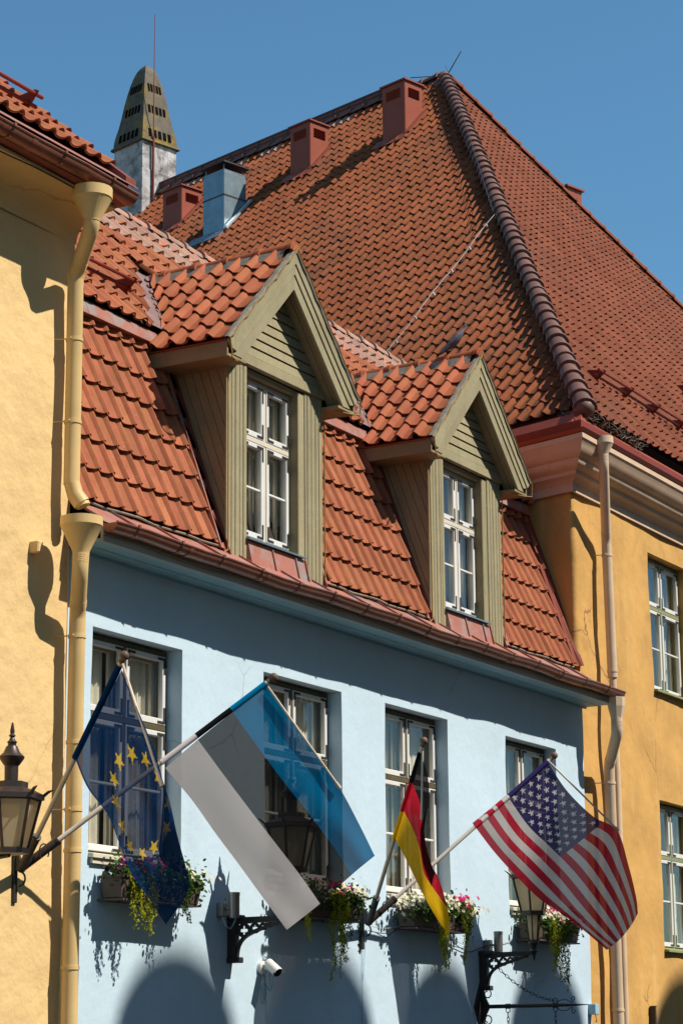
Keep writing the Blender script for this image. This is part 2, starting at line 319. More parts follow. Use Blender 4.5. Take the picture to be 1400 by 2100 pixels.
# plaster wall along a plan line with openings; plan(s)->(x,y), inward(s)->(x,y)
def wall_grid(name, mat, parent, s_breaks, z_breaks, openings, plan, inward, depth, amp=.008, fs=.9, cell=.3):
    def fill(br):
        out = []
        for a, b in zip(br[:-1], br[1:]):
            k = max(1, int(math.ceil((b-a)/cell)))
            out += [a+(b-a)*i/k for i in range(k)]
        return out+[br[-1]]
    S = fill(sorted(set(s_breaks+[o[0] for o in openings]+[o[1] for o in openings])))
    Z = fill(sorted(set(z_breaks+[o[2] for o in openings]+[o[3] for o in openings])))
    mb = MB(); idx = {}
    def vid(i, j, d=0.0):
        key = (i, j, d)
        if key not in idx:
            x, y = plan(S[i]); ix, iy = inward(S[i]); o = amp*fb(x, y+3, Z[j], fs) if d == 0 else d
            idx[key] = len(mb.v); mb.v.append((x+ix*o, y+iy*o, Z[j]))
        return idx[key]
    def hole(i, j):
        if not (0 <= i < len(S)-1 and 0 <= j < len(Z)-1): return False
        cs, cz = (S[i]+S[i+1])/2, (Z[j]+Z[j+1])/2
        return any(o[0] < cs < o[1] and o[2] < cz < o[3] for o in openings)
    for i in range(len(S)-1):
        for j in range(len(Z)-1):
            if hole(i, j): continue
            mb.f.append((vid(i, j), vid(i+1, j), vid(i+1, j+1), vid(i, j+1)))
            for (di, dj, a, b) in ((-1, 0, (i, j), (i, j+1)), (1, 0, (i+1, j+1), (i+1, j)), (0, -1, (i+1, j), (i, j)), (0, 1, (i, j+1), (i+1, j+1))):
                if hole(i+di, j+dj): mb.f.append((vid(*a), vid(*b), vid(*b, depth), vid(*a, depth)))
    return mb.build(name, mat, parent, True)

# ------------------------------------------------------------------ clay tiles
def tile_verts(w, L, rise, trough=.016, roll=.034, n=10, lip=.02, rf=.42):
    top = []; bot = []
    for i in range(n+1):
        p = 1-rf; m = n//2; q = p*i/m if i <= m else p+rf*(i-m)/(n-m); x = q*w*1.1 - w*.05
        z = -trough*math.sin(math.pi*q/p) if i <= m else roll*math.sin(math.pi*(q-p)/rf)
        top.append((x, z))
    rows = [[(x, -.0, z+rise-lip) for x, z in top], [(x, 0.0, z+rise) for x, z in top], [(x, L, z) for x, z in top]]
    return rows
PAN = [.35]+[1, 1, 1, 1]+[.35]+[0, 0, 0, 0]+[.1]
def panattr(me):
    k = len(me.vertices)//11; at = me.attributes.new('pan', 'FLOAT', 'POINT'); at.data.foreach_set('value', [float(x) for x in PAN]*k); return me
def tiles(name, mat, parent, org, A, B, w, ex, rows, spans, individual, mats=None, rise=.038, jitter=.004, seed=1, stuffname=None, roll=.034, trough=.016, a0=0.0, lapmul=1.16, rf=.42, lip=.02):
    """lay tiles on the plane org + a*A + b*B (B up the slope). spans(b) -> [(lo, hi)...]. individual: max pieces that are objects of their own."""
    A = Vector(A).normalized(); B = Vector(B).normalized(); Nn = A.cross(B).normalized()
    if Nn.z < 0: Nn = -Nn
    rnd = random.Random(seed); Mx = Matrix((A, B, Nn)).transposed().to_4x4(); org = Vector(org)
    L = ex*lapmul; variants = []
    for k in range(3):
        base = tile_verts(w, L, rise, trough*(1+.15*(k-1)), roll*(1+.08*(k-1)), rf=rf, lip=lip)
        variants.append(base)
    shared = {}
    cand = []
    for r in range(rows):
        b = r*ex
        for (lo, hi) in spans(b+ex*.5):
            if hi-lo < .02: continue
            j0 = int(math.floor((lo-a0)/w)); j1 = int(math.ceil((hi-a0)/w))
            for j in range(j0, j1):
                a = a0+j*w; ca = a+w*.5
                if ca < lo-w*.45 or ca > hi+w*.45: continue
                P = org+A*ca+B*(b+ex/2)
                cand.append(((P-CAM).length, r, a, b, ca))
    order = sorted(range(len(cand)), key=lambda i: cand[i][0])
    solo = set(order[:individual]); stuff = {}
    for i, (dist, r, a, b, ca) in enumerate(cand):
        k = rnd.randrange(3); da = rnd.uniform(-1, 1)*jitter; db = rnd.uniform(-1, 1)*jitter*1.5; rz = rnd.uniform(-1, 1)*.008; up = rnd.uniform(0, .004)
        m = mats(r, ca, b) if mats else mat
        # clamp to the span this tile sits in
        sp = None
        for (lo, hi) in spans(b+ex*.5):
            if lo-w*.5 <= ca <= hi+w*.5: sp = (lo, hi)
        idx = [q for q, s_ in enumerate(spans(b+ex*.5)) if s_ == sp][0]
        pts = []; changed = False
        for row in variants[k]:
            rr = []
            for (x, y, z) in row:
                xx = a+x+da-y*rz; yy = b+y+db
                s2 = spans(yy); lo, hi = s2[idx] if idx < len(s2) else sp
                c = min(max(xx, lo), hi)
                if abs(c-xx) > 1e-6: changed = True
                rr.append((c, yy, z+up))
            pts.append(rr)
        if i in solo:
            if not changed:
                key = (k, m)
                if key not in shared:
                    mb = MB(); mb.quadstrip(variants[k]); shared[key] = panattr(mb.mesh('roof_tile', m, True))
                o = bpy.data.objects.new('roof_tile', shared[key]); col.objects.link(o)
                M4 = Matrix.Translation(org+A*(a+da)+B*(b+db)+Nn*up) @ Mx @ Matrix.Rotation(rz, 4, 'Z')
                o.parent = parent; o.matrix_parent_inverse = parent.matrix_basis.inverted(); o.matrix_basis = M4
            else:
                mb = MB(); mb.quadstrip([[org+A*x+B*y+Nn*z for (x, y, z) in rr] for rr in pts])
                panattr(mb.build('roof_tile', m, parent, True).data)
        else:
            mb = stuff.setdefault(m, MB()); mb.quadstrip([[org+A*x+B*y+Nn*z for (x, y, z) in rr] for rr in pts])
    for m, mb in stuff.items():
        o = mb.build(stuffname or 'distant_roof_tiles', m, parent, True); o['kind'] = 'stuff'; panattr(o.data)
    return len(cand)
def ridge_tiles(name, mat, parent, P, Q, up, r0, r1, L, seed=3, rim=.012, seg=9, skip=None, arc=1.0):
    """half-round tiles from P to Q, wide end towards P"""
    P, Q, up = Vector(P), Vector(Q), Vector(up); d = (Q-P).normalized(); n = max(1, int(round((Q-P).length/L))); L = (Q-P).length/n
    up = (up-d*up.dot(d)).normalized(); sd = d.cross(up); rnd = random.Random(seed)
    def ring(y, r, dz=0): return [sd*(math.cos(math.pi*arc*k/seg+(1-arc)*math.pi/2)*r)+d*y+up*(math.sin(math.pi*arc*k/seg+(1-arc)*math.pi/2)*r+dz) for k in range(seg+1)]
    for i in range(n):
        o = P+d*(i*L)+up*rnd.uniform(-.006, .006)+sd*rnd.uniform(-.006, .006)
        rr = r0*rnd.uniform(.97, 1.03)
        mb = MB(); mb.quadstrip([[o+q for q in ring(y, r)] for y, r in ((-.015, rr-.02), (-.015, rr+rim), (.035, rr+rim), (.045, rr), (L*1.06, r1))])
        mb.build(name, mat, parent, True)

# ================================================================== SETTING
mb = MB(); mb.poly([(-300, -300, 0), (500, -300, 0), (500, 300, 0), (-300, 300, 0)])
tag(mb.build('street', 'cobble'), 'grey cobbled street in front of the painted houses', None, kind='structure')

# ------------------------------------------------------------------ windows
def window(root, x0, x1, z0, z1, y, fmat='olive_frame', smat='white', plan=None, split=.37, sub=None, curtain_gap=.18, inner='cream', seed=1, fwid=.035):
    """two-leaf casement with two top lights. root: the part (or dormer) that carries the pieces. Returns the frame."""
    T = plan or (lambda x, yy, z: (x, yy, z))
    def put(mb, name, mat, par, sm=False):
        mb.v = [T(*p) for p in mb.v]; return mb.build(name, mat, par, sm)
    rnd = random.Random(seed)
    xm = (x0+x1)/2; zt = z1-(z1-z0)*split; f = fwid; d0, d1 = y, y+.09
    mb = MB()
    mb.box(x0, x0+f, d0, d1, z0, z1); mb.box(x1-f, x1, d0, d1, z0, z1); mb.box(x0+f, x1-f, d0, d1, z1-f*1.3, z1); mb.box(x0+f, x1-f, d0, d1, z0, z0+f)
    mb.box(x0+f, x1-f, d0-.012, d1, zt-.024, zt+.024); mb.box(xm-.021, xm+.021, d0-.006, d1-.004, z0+f, zt-.024); mb.box(xm-.021, xm+.021, d0-.006, d1-.004, zt+.024, z1-f*1.3)
    if sub is None: fr = put(mb, 'window', fmat, root); par = fr
    else: fr = put(mb, 'window_frame', fmat, root); par = root
    bevel(fr, .004)
    s = .045
    for (a, b) in ((x0+f, xm-.021), (xm+.021, x1-f)):
        for (c, e, bar) in ((z0+f, zt-.024, True), (zt+.024, z1-f*1.3, False)):
            mb = MB(); yy0, yy1 = d0-.014, d0+.035; g = .004
            aa, bb, cc, ee = a+g, b-g, c+g, e-g
            mb.box(aa, aa+s, yy0, yy1, cc, ee); mb.box(bb-s, bb, yy0, yy1, cc, ee); mb.box(aa+s, bb-s, yy0, yy1, cc, cc+s*1.25); mb.box(aa+s, bb-s, yy0, yy1, ee-s, ee)
            zb = cc+(ee-cc)*.52
            if bar: mb.box(aa+s, bb-s, yy0+.012, yy1-.012, zb-.012, zb+.012)
            sa = put(mb, 'sash', smat, par); bevel(sa, .005)
            spans = ((cc+s*1.25, zb-.012), (zb+.012, ee-s)) if bar else ((cc+s*1.25, ee-s),)
            for (p, q) in spans:
                mb = MB(); yg = d0+.012; mb.poly([(aa+s-.003, yg, p-.003), (bb-s+.003, yg, p-.003), (bb-s+.003, yg, q+.003), (aa+s-.003, yg, q+.003)])
                put(mb, 'pane', 'glass', par)
            for (hx, sx) in ((aa, 1), (bb, -1)):     # iron corner straps
                for (hz, sz) in ((cc, 1), (ee, -1)):
                    xa = hx+sx*.012; za = hz+sz*.014; L_ = [(xa, za), (xa+sx*.11, za), (xa+sx*.11, za+sz*.02), (xa+sx*.022, za+sz*.02), (xa+sx*.022, za+sz*.14), (xa, za+sz*.14)]
                    if sx*sz < 0: L_ = L_[::-1]
                    hb = MB(); hb.prism([(q0, yy0+.002, q1) for q0, q1 in L_], (0, -.007, 0)); put(hb, 'corner_strap', 'hinge', par)
    # hinge knuckles on the right stile
    for zz in (z0+.18, zt-.15, zt+.13, z1-.16):
        kb = MB(); kb.tube([(x1-f-.004, d0-.02, zz-.035), (x1-f-.004, d0-.02, zz+.035)], .008, 6); put(kb, 'hinge', 'hinge', par)
    # inner casement, curtains and dim room behind the glass
    yi = y+.105; mb = MB(); q = .04
    for (a, b) in ((x0+.05, xm-.03), (xm+.03, x1-.05)):
        for (c, e) in ((z0+.05, zt-.03), (zt+.03, z1-.06)):
            mb.box(a, a+q, yi, yi+.03, c, e); mb.box(b-q, b, yi, yi+.03, c, e); mb.box(a+q, b-q, yi, yi+.03, c, c+q); mb.box(a+q, b-q, yi, yi+.03, e-q, e)
    put(mb, 'inner_casement', inner, par)
    for side in (0, 1):
        xa, xb = (x0+.01, xm-curtain_gap*(.3+rnd.random()*.4)) if side == 0 else (xm+curtain_gap*(.3+rnd.random()*.4), x1+.42)
        n = 60 if side == 0 else 100; rows = []
        for zz, k in ((z0+.02, 1.0), ((z0+z1)/2, .8), (z1-.02, .6)):
            rows.append([(xa+(xb-xa)*i/n, yi+.07+k*(.022*math.sin(i*1.1+side*2)+.012*math.sin(i*.43+seed)), zz) for i in range(n+1)])
        cb = MB(); cb.quadstrip(rows); put(cb, 'curtain', 'curtain', par, True)
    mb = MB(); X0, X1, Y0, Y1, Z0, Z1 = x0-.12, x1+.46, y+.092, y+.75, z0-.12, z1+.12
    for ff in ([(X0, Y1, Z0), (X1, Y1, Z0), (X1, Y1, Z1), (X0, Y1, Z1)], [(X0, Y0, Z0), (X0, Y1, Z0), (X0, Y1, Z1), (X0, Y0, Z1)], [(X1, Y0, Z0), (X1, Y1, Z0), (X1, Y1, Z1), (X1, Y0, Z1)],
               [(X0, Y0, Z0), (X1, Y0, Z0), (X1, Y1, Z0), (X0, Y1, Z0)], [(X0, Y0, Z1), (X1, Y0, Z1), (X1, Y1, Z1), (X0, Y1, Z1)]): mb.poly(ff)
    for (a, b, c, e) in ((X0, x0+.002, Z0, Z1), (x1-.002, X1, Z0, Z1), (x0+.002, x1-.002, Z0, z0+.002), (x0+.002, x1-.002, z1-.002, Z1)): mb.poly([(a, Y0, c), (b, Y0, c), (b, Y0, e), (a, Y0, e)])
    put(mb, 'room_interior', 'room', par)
    return fr

# ------------------------------------------------------------------ gutters and drainpipes
def gutter(parent, xa, xb, yc, zc, r, mat, step=.62, x_off=0.0, sag=0.0):
    mb = MB(); n = 10; K = 24
    def zz(x): return zc+sag*math.sin((x-xa)*1.9)*.5+sag*.6*math.sin((x-xa)*4.1)
    def ring(x, rr, lip):
        pts = [(x, yc-math.cos(math.pi*k/n)*rr, zz(x)-math.sin(math.pi*k/n)*rr) for k in range(n+1)]
        return pts
    xs = [xa+(xb-xa)*i/K for i in range(K+1)]
    mb.quadstrip([ring(x, r, 0) for x in xs]); mb.quadstrip([ring(x, r-.006, 0) for x in xs])
    for x in (xa, xb): mb.poly(ring(x, r, 0))
    mb.tube([(x, yc-r, zz(x)) for x in xs], .012, 6)
    g = mb.build('gutter', mat, parent, True)
    x = xa+.3+x_off
    while x < xb:
        b = MB(); pts = [(x, yc-math.cos(math.pi*k/n)*(r+.005), zz(x)-math.sin(math.pi*k/n)*(r+.005)) for k in range(n+1)]
        b.quadstrip([[(px_-.012, py_, pz_) for px_, py_, pz_ in pts], [(px_+.012, py_, pz_) for px_, py_, pz_ in pts]])
        b.obox((x, yc-r-.012, zz(x)+.004), (.014, 0, 0), (0, .008, 0), (0, 0, .014)); b.sphere((x+.004, yc-.045, zz(x)-r+.003), .009, 6, 4)
        b.build('gutter_bracket', mat, g); x += step
    # seams
    x = xa+1.1
    while x < xb-.3:
        b = MB(); pts = [(yc-math.cos(math.pi*k/n)*(r+.0035), -math.sin(math.pi*k/n)*(r+.0035)) for k in range(n+1)]
        b.quadstrip([[(x+dx, py_, zz(x)+pz_) for py_, pz_ in pts] for dx in (-.03, .03)]); b.build('gutter_joint', mat, g, True); x += 1.24
    return g
def drainpipe(parent, pts, r, mat, straps, elbows=True, name='drainpipe'):
    mb = MB(); pts = [Vector(p) for p in pts]
    path = []                        # round the bends with short mitred segments
    for i, p in enumerate(pts):
        if 0 < i < len(pts)-1:
            a = (pts[i-1]-p).normalized(); b = (pts[i+1]-p).normalized(); k = r*.9
            path += [p+a*k, p+(a+b)*k*.28, p+b*k]
        else: path.append(p)
    mb.tube(path, r, 16, False)
    mb.tube(path, r*.9, 12, False)
    o = mb.build(name, mat, parent, True)
    for i in range(1, len(pts)-1):   # pressed folds at the elbows
        a = (pts[i-1]-pts[i]).normalized(); b = (pts[i+1]-pts[i]).normalized(); fb_ = MB()
        for q in range(4):
            c = pts[i]+a*(r*.9+.018*q+.02); fb_.tube([c-a*.005, c+a*.005], r*1.035, 14)
        fb_.build('elbow_folds', mat, o, True)
    for (z, wall_y) in straps:
        for j in range(len(pts)-1):
            lo, hi = sorted((pts[j].z, pts[j+1].z))
            if lo <= z <= hi and hi > lo:
                k = (z-pts[j].z)/(pts[j+1].z-pts[j].z); c = pts[j].lerp(pts[j+1], k); s = MB()
                s.tube([c-Vector((0, 0, .014)), c+Vector((0, 0, .014))], r*1.10, 16)
                if wall_y is not None: s.tube([c+Vector((-r*.7, 0, 0)), (c.x-r*1.6, wall_y+.02, c.z)], .006, 6); s.sphere((c.x-r*1.0, c.y-.012, c.z), .013, 6, 4)
                s.build('pipe_strap', mat, o, True); break
    return o
def funnel(parent, c, r0_, r1_, h, rim, mat, name='rain_funnel', n=20):
    x, y, z = c; mb = MB()
    mb.lathe((x, y, z), [(r1_, -h), (r1_*1.05, -h*.93), (r0_*.98, -rim), (r0_, -rim), (r0_, 0), (r0_*.93, 0), (r0_*.92, -rim*.9), (r1_*.9, -h*.9)], n, 0, False)
    return mb.build(name, mat, parent, True)

# ================================================================== BLUE HOUSE
XL, XR = -.40, 9.86
blue = thing('blue_house', 'light blue plastered house with an orange tiled mansard roof and two olive dormers', 'house', (4.7, 0, 0))
WIN = [(0.0, 1.325, 3.30, 5.172), (2.687, 4.11, 3.28, 5.176), (4.985, 6.362, 3.265, 5.183), (7.74, 9.08, 3.28, 5.175)]
wl = wall_grid('wall', 'blue', blue, [XL, XR], [0.0, 5.78], WIN, lambda s: (s, 0.0), lambda s: (0, 1), .2, .012, 1.1)
# side return and body behind
mb = MB(); mb.box(XL+.05, XR-.03, .95, 4.9, 0, 6.05); mb.box(XR-.06, XR, .02, .9, 0, 5.84); mb.box(XL+.02, XL+.06, .02, .9, 0, 5.84); mb.build('house_body', 'blue', blue)
for i, (a, b, c, d) in enumerate(WIN):
    f = window(blue, a+.012, b-.012, c+.03, d-.012, .145, 'olive_frame', 'white', seed=i+2, curtain_gap=.10+.06*(i % 2))
    mb = MB(); mb.hexa([(a-.0, -.05, c-.015), (b+.01, -.05, c-.015), (b+.01, .15, c+.01), (a-.0, .15, c+.01), (a-.0, -.05, c+.025), (b+.01, -.05, c+.025), (b+.01, .15, c+.05), (a-.0, .15, c+.05)])
    bevel(mb.build('window_sill', 'cream', f), .005)
    mb = MB(); mb.box(a+.02, b-.02, -.03, .0-.004, c-.055, c-.017); mb.build('sill_moulding', 'cream', f)
# eaves: fascia, soffit boards, gutter
mb = MB(); mb.box(XL+.02, XR+.10, -.37, -.34, 5.772, 5.93); bevel(mb.build('fascia', 'greyboard', blue), .004)
for k, (ya, yb) in enumerate(((-.34, -.175), (-.17, -.012))):
    mb = MB(); mb.box(XL+.02, XR+.10, ya, yb, 5.775-.003*k, 5.80); mb.build('soffit_board', 'blue_wood', blue)
mb = MB(); mb.box(XL+.02, XR+.1, -.014, .012, 5.752, 5.79); mb.build('soffit_trim', 'blue_wood', blue)
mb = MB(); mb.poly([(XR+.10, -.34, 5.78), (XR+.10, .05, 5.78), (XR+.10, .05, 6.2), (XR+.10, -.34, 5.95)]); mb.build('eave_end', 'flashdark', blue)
gutter(blue, XL+.02, XR+.13, -.43, 5.915, .075, 'copper', .64, 0, .012)
mb = MB(); mb.tube([(x*.5+XL, -.385+.006*math.sin(x*2.3), 5.825+.012*math.sin(x*1.7)) for x in range(0, 21)], .007, 5); mb.build('heating_cable', 'wirebrown', blue)
# mansard plane
MS = 2.89
def my(z): return .06+(z-6.27)/MS
mB = Vector((0, 1, MS)).normalized(); mA = Vector((1, 0, 0))
mb = MB(); mb.poly([(XL, my(6.15)+.05, 6.15), (XR, my(6.15)+.05, 6.15), (XR, my(8.3)+.05, 8.3), (XL, my(8.3)+.05, 8.3)]); mb.build('roof_deck', 'under', blue)
# sheet-metal skirt under the mansard tiles
x = XL; k = 0
while x < XR-.05:
    xe = min(x+.66, XR); mb = MB(); o1 = .004*(k % 2)
    mb.poly([(x, -.40, 5.925+o1), (xe, -.40, 5.925+o1), (xe, .12, 6.245+o1), (x, .12, 6.245+o1)])
    mb.hexa([(x-.010, -.36, 5.95), (x+.010, -.36, 5.95), (x+.010, .12, 6.245), (x-.010, .12, 6.245), (x-.007, -.36, 5.972), (x+.007, -.36, 5.972), (x+.007, .12, 6.27), (x-.007, .12, 6.27)])
    mb.build('eave_sheet', 'flash', blue); x = xe; k += 1
SEG = [(XL, 1.955), (3.85, 5.94), (7.84, XR-.06)]
DC = [2.905, 6.89]; DHW = .86; RIDGE = 9.30; EAVE = 8.10; RHW = 1.19
LM = (8.20-6.26)/math.sin(math.atan(MS)); exm = LM/6.35
nm = tiles('roof_tile', 'tile', blue, (0, .035, 6.235), mA, mB, .205, exm, 7, lambda b: SEG, 400, rise=.042, lip=.013, seed=5, roll=.034, trough=.016, lapmul=1.1, rf=.30)
for (xa_, n_) in ((XL+.05, 9), (3.88, 8), (7.94, 7)):
    mb = MB(); mb.tube([(xa_+i*.25, .012+.01*math.sin(i*1.3), 6.212+.008*math.sin(i*2.1)) for i in range(n_+1)], .0105, 6); mb.build('heating_cable', 'wiregrey', blue, True)
# break flashing (upright strip) + upper slope
UB = Vector((0, 1, 1.14)).normalized()
def uz(y): return 8.36+1.14*(y-.66)
for (a, b) in ((XL, 2.05), (3.72, 6.05), (7.74, XR+.02)):
    x = a; k = 0
    while x < b-.05:
        xe = min(x+1.1, b); mb = MB(); e = .003*(k % 2)
        mb.hexa([(x, .60-e, 8.165), (xe, .60-e, 8.165), (xe, .72, 8.165), (x, .72, 8.165), (x, .645-e, 8.30), (xe, .645-e, 8.30), (xe, .74, 8.31), (x, .74, 8.31)])
        mb.build('break_flashing', 'flash', blue); x = xe; k += 1
mb = MB(); mb.poly([(XL, .70, uz(.70)-.06), (XR+.35, .70, uz(.70)-.06), (XR+.35, 2.5, uz(2.5)-.06), (XL, 2.5, uz(2.5)-.06)]); mb.poly([(XL, 2.5, uz(2.5)-.06), (XR+.35, 2.5, uz(2.5)-.06), (XR+.35, 4.9, 7.6), (XL, 4.9, 7.6)]); mb.build('upper_roof_deck', 'under', blue)
ULEN = (2.5-.62)/UB.y
def uspan(b):
    y = .62+b*UB.y; z = uz(y); hw = max(0, RHW*(RIDGE+.04-z)/(RIDGE-EAVE)); out = []
    x = XL
    for c in DC:
        if hw > 0: out.append((x, c-hw-.21)); x = c+hw+.21
        else: out.append((x, c)); x = c
    out.append((x, XR+.1+max(0, (z-9.3)*.75))); return out
rowsu = int(ULEN/.29)
tiles('roof_tile', 'tile', blue, (0, .62, uz(.62)), mA, UB, .2, ULEN/rowsu, rowsu, uspan, 0, mats=lambda r, a, b: 'tile_lime' if r >= rowsu-2 else 'tile', seed=9, stuffname='upper_roof_tiles', roll=.032)
ridge_tiles('ridge_tile', 'tile_lime', blue, (XL, 2.52, uz(2.5)-.01), (XR+.9, 2.52, uz(2.5)-.01), (0, 0, 1), .10, .085, .36)
# right-hand verge flashing against the ochre wall, and end cap
mb = MB()
p0 = Vector((XR-.14, my(6.27)-.05, 6.27)); p1 = Vector((XR-.14, my(8.18)-.05, 8.18))
mb.hexa([p0, p0+Vector((.22, -.02, 0)), p0+Vector((.22, .1, 0)), p0+Vector((0, .1, 0)), p1, p1+Vector((.22, -.02, 0)), p1+Vector((.22, .1, 0)), p1+Vector((0, .1, 0))])
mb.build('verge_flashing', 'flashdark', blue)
mb = MB(); mb.obox((XR+.02, .06, 6.12), (.14, 0, 0), (0, .34, .235), (0, -.02, .03)); mb.build('corner_flashing', 'flashdark', blue)
# snow rail on the upper slope
def snow_rail(parent, P, Q, up, back, mat='redrail', step=1.0, hgt=.16, name='snow_rail'):
    P, Q, up, back = Vector(P), Vector(Q), Vector(up).normalized(), Vector(back).normalized(); d = (Q-P).normalized()
    mb = MB(); mb.tube([P+up*hgt, Q+up*hgt], .018, 8); mb.tube([P+up*hgt*.45, Q+up*hgt*.45], .018, 8); o = mb.build(name, mat, parent, True)
    L = (Q-P).length; s = .15
    while s < L:
        b = P+d*s; mb = MB(); mb.prism([b-back*.03-d*.006, b+up*(hgt+.04)-back*.02-d*.006, b+up*(hgt+.03)+back*.02-d*.006, b+back*.20-d*.006], d*.012); mb.build('rail_bracket', mat, o); s += step
    return o
un = Vector((0, -1.14, 1)).normalized()
for (a, b, st) in ((XL, 1.75, .98), (4.1, 5.65, .98)):
    snow_rail(blue, (a, .95, uz(.95)+.02), (b, .95, uz(.95)+.02), un, UB, step=st)

# ------------------------------------------------------------------ dormers
def dormer(cx, seed, windcol):
    x0, x1 = cx-DHW, cx+DHW; rnd = random.Random(seed)
    # core box (front carcass) is the part; everything else hangs on it
    wx0, wx1, wz0, wz1 = x0+.335, x1-.44, 6.40, 7.97
    mb = MB()
    for (a, b, c, d) in ((x0+.02, wx0, 6.05, 8.02), (wx1, x1-.02, 6.05, 8.02), (wx0, wx1, wz1, 8.02), (wx0, wx1, 6.05, wz0-.02)): mb.box(a, b, .03, .14, c, d)
    d = mb.build('dormer', 'olive_side', blue)
    # plank facing of the posts
    for (a, b, n) in ((x0, wx0-.004, 5), (wx1+.10, x1, 5)):
        wds = [rnd.uniform(.8, 1.25) for _ in range(n)]; s = sum(wds); x = a
        for q in wds:
            e = x+(b-a)*q/s; y = -.005-rnd.random()*.004; m = MB(); m.box(x+.005, e-.005, y, .029, 6.05, 8.03+rnd.uniform(-.004, .004)); bevel(m.build('plank', 'olive', d), .006); x = e
    # window jambs and lintel
    m = MB(); m.box(wx1, wx1+.10, .004, .03, 6.22, 8.0); m.build('jamb_board', 'olive', d)
    m = MB(); m.box(wx1-.012, wx1+.001, .006, .16, 6.22, wz1); m.build('jamb_lining', 'olive_side', d)
    m = MB(); m.box(x0-.01, x1+.01, -.03, .03, 8.03, 8.13); bevel(m.build('lintel_board', 'olive', d), .006)
    window(d, wx0+.004, wx1-.014, wz0, wz1, .10, 'cream', 'white', sub=True, split=.375, seed=seed, fwid=.03)
    m = MB(); m.hexa([(wx0-.03, -.05, 6.355), (wx1+.06, -.05, 6.355), (wx1+.06, .12, 6.38), (wx0-.03, .12, 6.38), (wx0-.03, -.05, 6.37), (wx1+.06, -.05, 6.37), (wx1+.06, .12, 6.396), (wx0-.03, .12, 6.396)]); m.build('window_sill', 'zinc', d)
    xx = wx0; k = 0
    while xx < wx1+.05:
        e = min(xx+.42, wx1+.08); m = MB(); m.hexa([(xx, -.07+.002*k, 6.10), (e, -.07+.002*k, 6.10), (e, .028, 6.10), (xx, .028, 6.10), (xx, -.012, 6.35), (e, -.012, 6.35), (e, .028, 6.35), (xx, .028, 6.35)])
        m.hexa([(e-.014, -.085, 6.11), (e, -.085, 6.11), (e, -.01, 6.11), (e-.014, -.01, 6.11), (e-.014, -.03, 6.345), (e, -.03, 6.345), (e, -.005, 6.345), (e-.014, -.005, 6.345)]); m.build('apron_sheet', 'flash', d); xx = e; k += 1
    # gable: lapped horizontal planks clipped to the triangle
    ap = 9.06; zb = 8.13; z = zb; ph = .098; i = 0
    hwb = DHW+.02
    slope = (RIDGE-EAVE)/RHW
    while z < ap-.03:
        tri = [(x0-.02, zb), (x1+.02, zb), (cx, zb+hwb*slope)]
        pl = clip(clip(tri, (0, z+.006), (0, -1)), (0, z+ph-.006), (0, 1))
        if len(pl) >= 3:
            m = MB(); y0 = -.008
            lo = [(px_, y0-(0.012 if pz_ < z+ph*.5 else 0), pz_) for px_, pz_ in pl]; m.prism(lo, (0, .03, 0)); m.build('gable_plank', 'olive', d)
        z += ph; i += 1
    m = MB(); m.prism([(x0, .03, zb), (x1, .03, zb), (cx, .03, zb+DHW*slope)], (0, .05, 0)); m.build('gable_backing', 'hinge', d)
    # rake boards and soffit
    yr = -.215
    for sgn in (-1, 1):
        dirv = Vector((sgn*RHW, 0, EAVE-RIDGE)); nr = Vector((-sgn*(RIDGE-EAVE)*-1, 0, RHW)).normalized()   # outward normal of this slope
        nr = Vector((sgn*(RIDGE-EAVE), 0, RHW)).normalized()
        P = Vector((cx, yr, RIDGE-.03)); Q = P+dirv
        for k, (h0, h1, dy) in enumerate(((.0, .085, -.012), (.085, .16, .0), (.16, .265, .012))):
            a = P-nr*h0*1.0; b = Q-nr*h0; c = Q-nr*h1; e = P-nr*h1
            # mitre at the apex: slide along the slope to x = cx
            dn = dirv.normalized()
            a -= dn*((a.x-cx)/dn.x); e -= dn*((e.x-cx)/dn.x)
            b -= dn*0.0; c = c-dn*(.05*k)
            m = MB(); m.prism([p+Vector((0, dy, 0)) for p in (a, b, c, e)], (0, .03, 0)); bevel(m.build('rake_board', 'olive', d), .004)
        # soffit planks between rake and gable
        for k in range(2):
            ya, yb = yr+.04+k*.088, yr+.04+(k+1)*.088-.006
            a = P-nr*.20; b = Q-nr*.20-dirv.normalized()*.05; dn = dirv.normalized(); a -= dn*((a.x-cx)/dn.x)
            a.y = b.y = ya; m = MB(); m.prism([a, b, b-nr*.016, a-nr*.016], (0, yb-ya, 0)); m.build('soffit_plank', 'olive_side', d)
        # mortar edge above the rake
        a = P+nr*.035; b = Q+nr*.035; dn = dirv.normalized(); a -= dn*((a.x-cx)/dn.x)
        pts = 14; m = MB(); rows = []
        for q in range(pts+1):
            p = a.lerp(b, q/pts); rows.append([p+nr*(.012*fb(q*1.7, seed, sgn)), p+Vector((0, -.018+.008*fb(q*2.1, seed, 5), 0)), p-nr*.04+Vector((0, -.022, 0)), p-nr*.04+Vector((0, .03, 0)), p+nr*.0+Vector((0, .035, 0))])
        m.quadstrip(rows, True); m.build('mortar_edge', 'sage_lichen', d, True)
        m = MB(); cpts = [a.lerp(b, q/16)+Vector((0, -.034, 0))-nr*(.02+.012*math.sin(q*1.9+seed)) for q in range(17)]
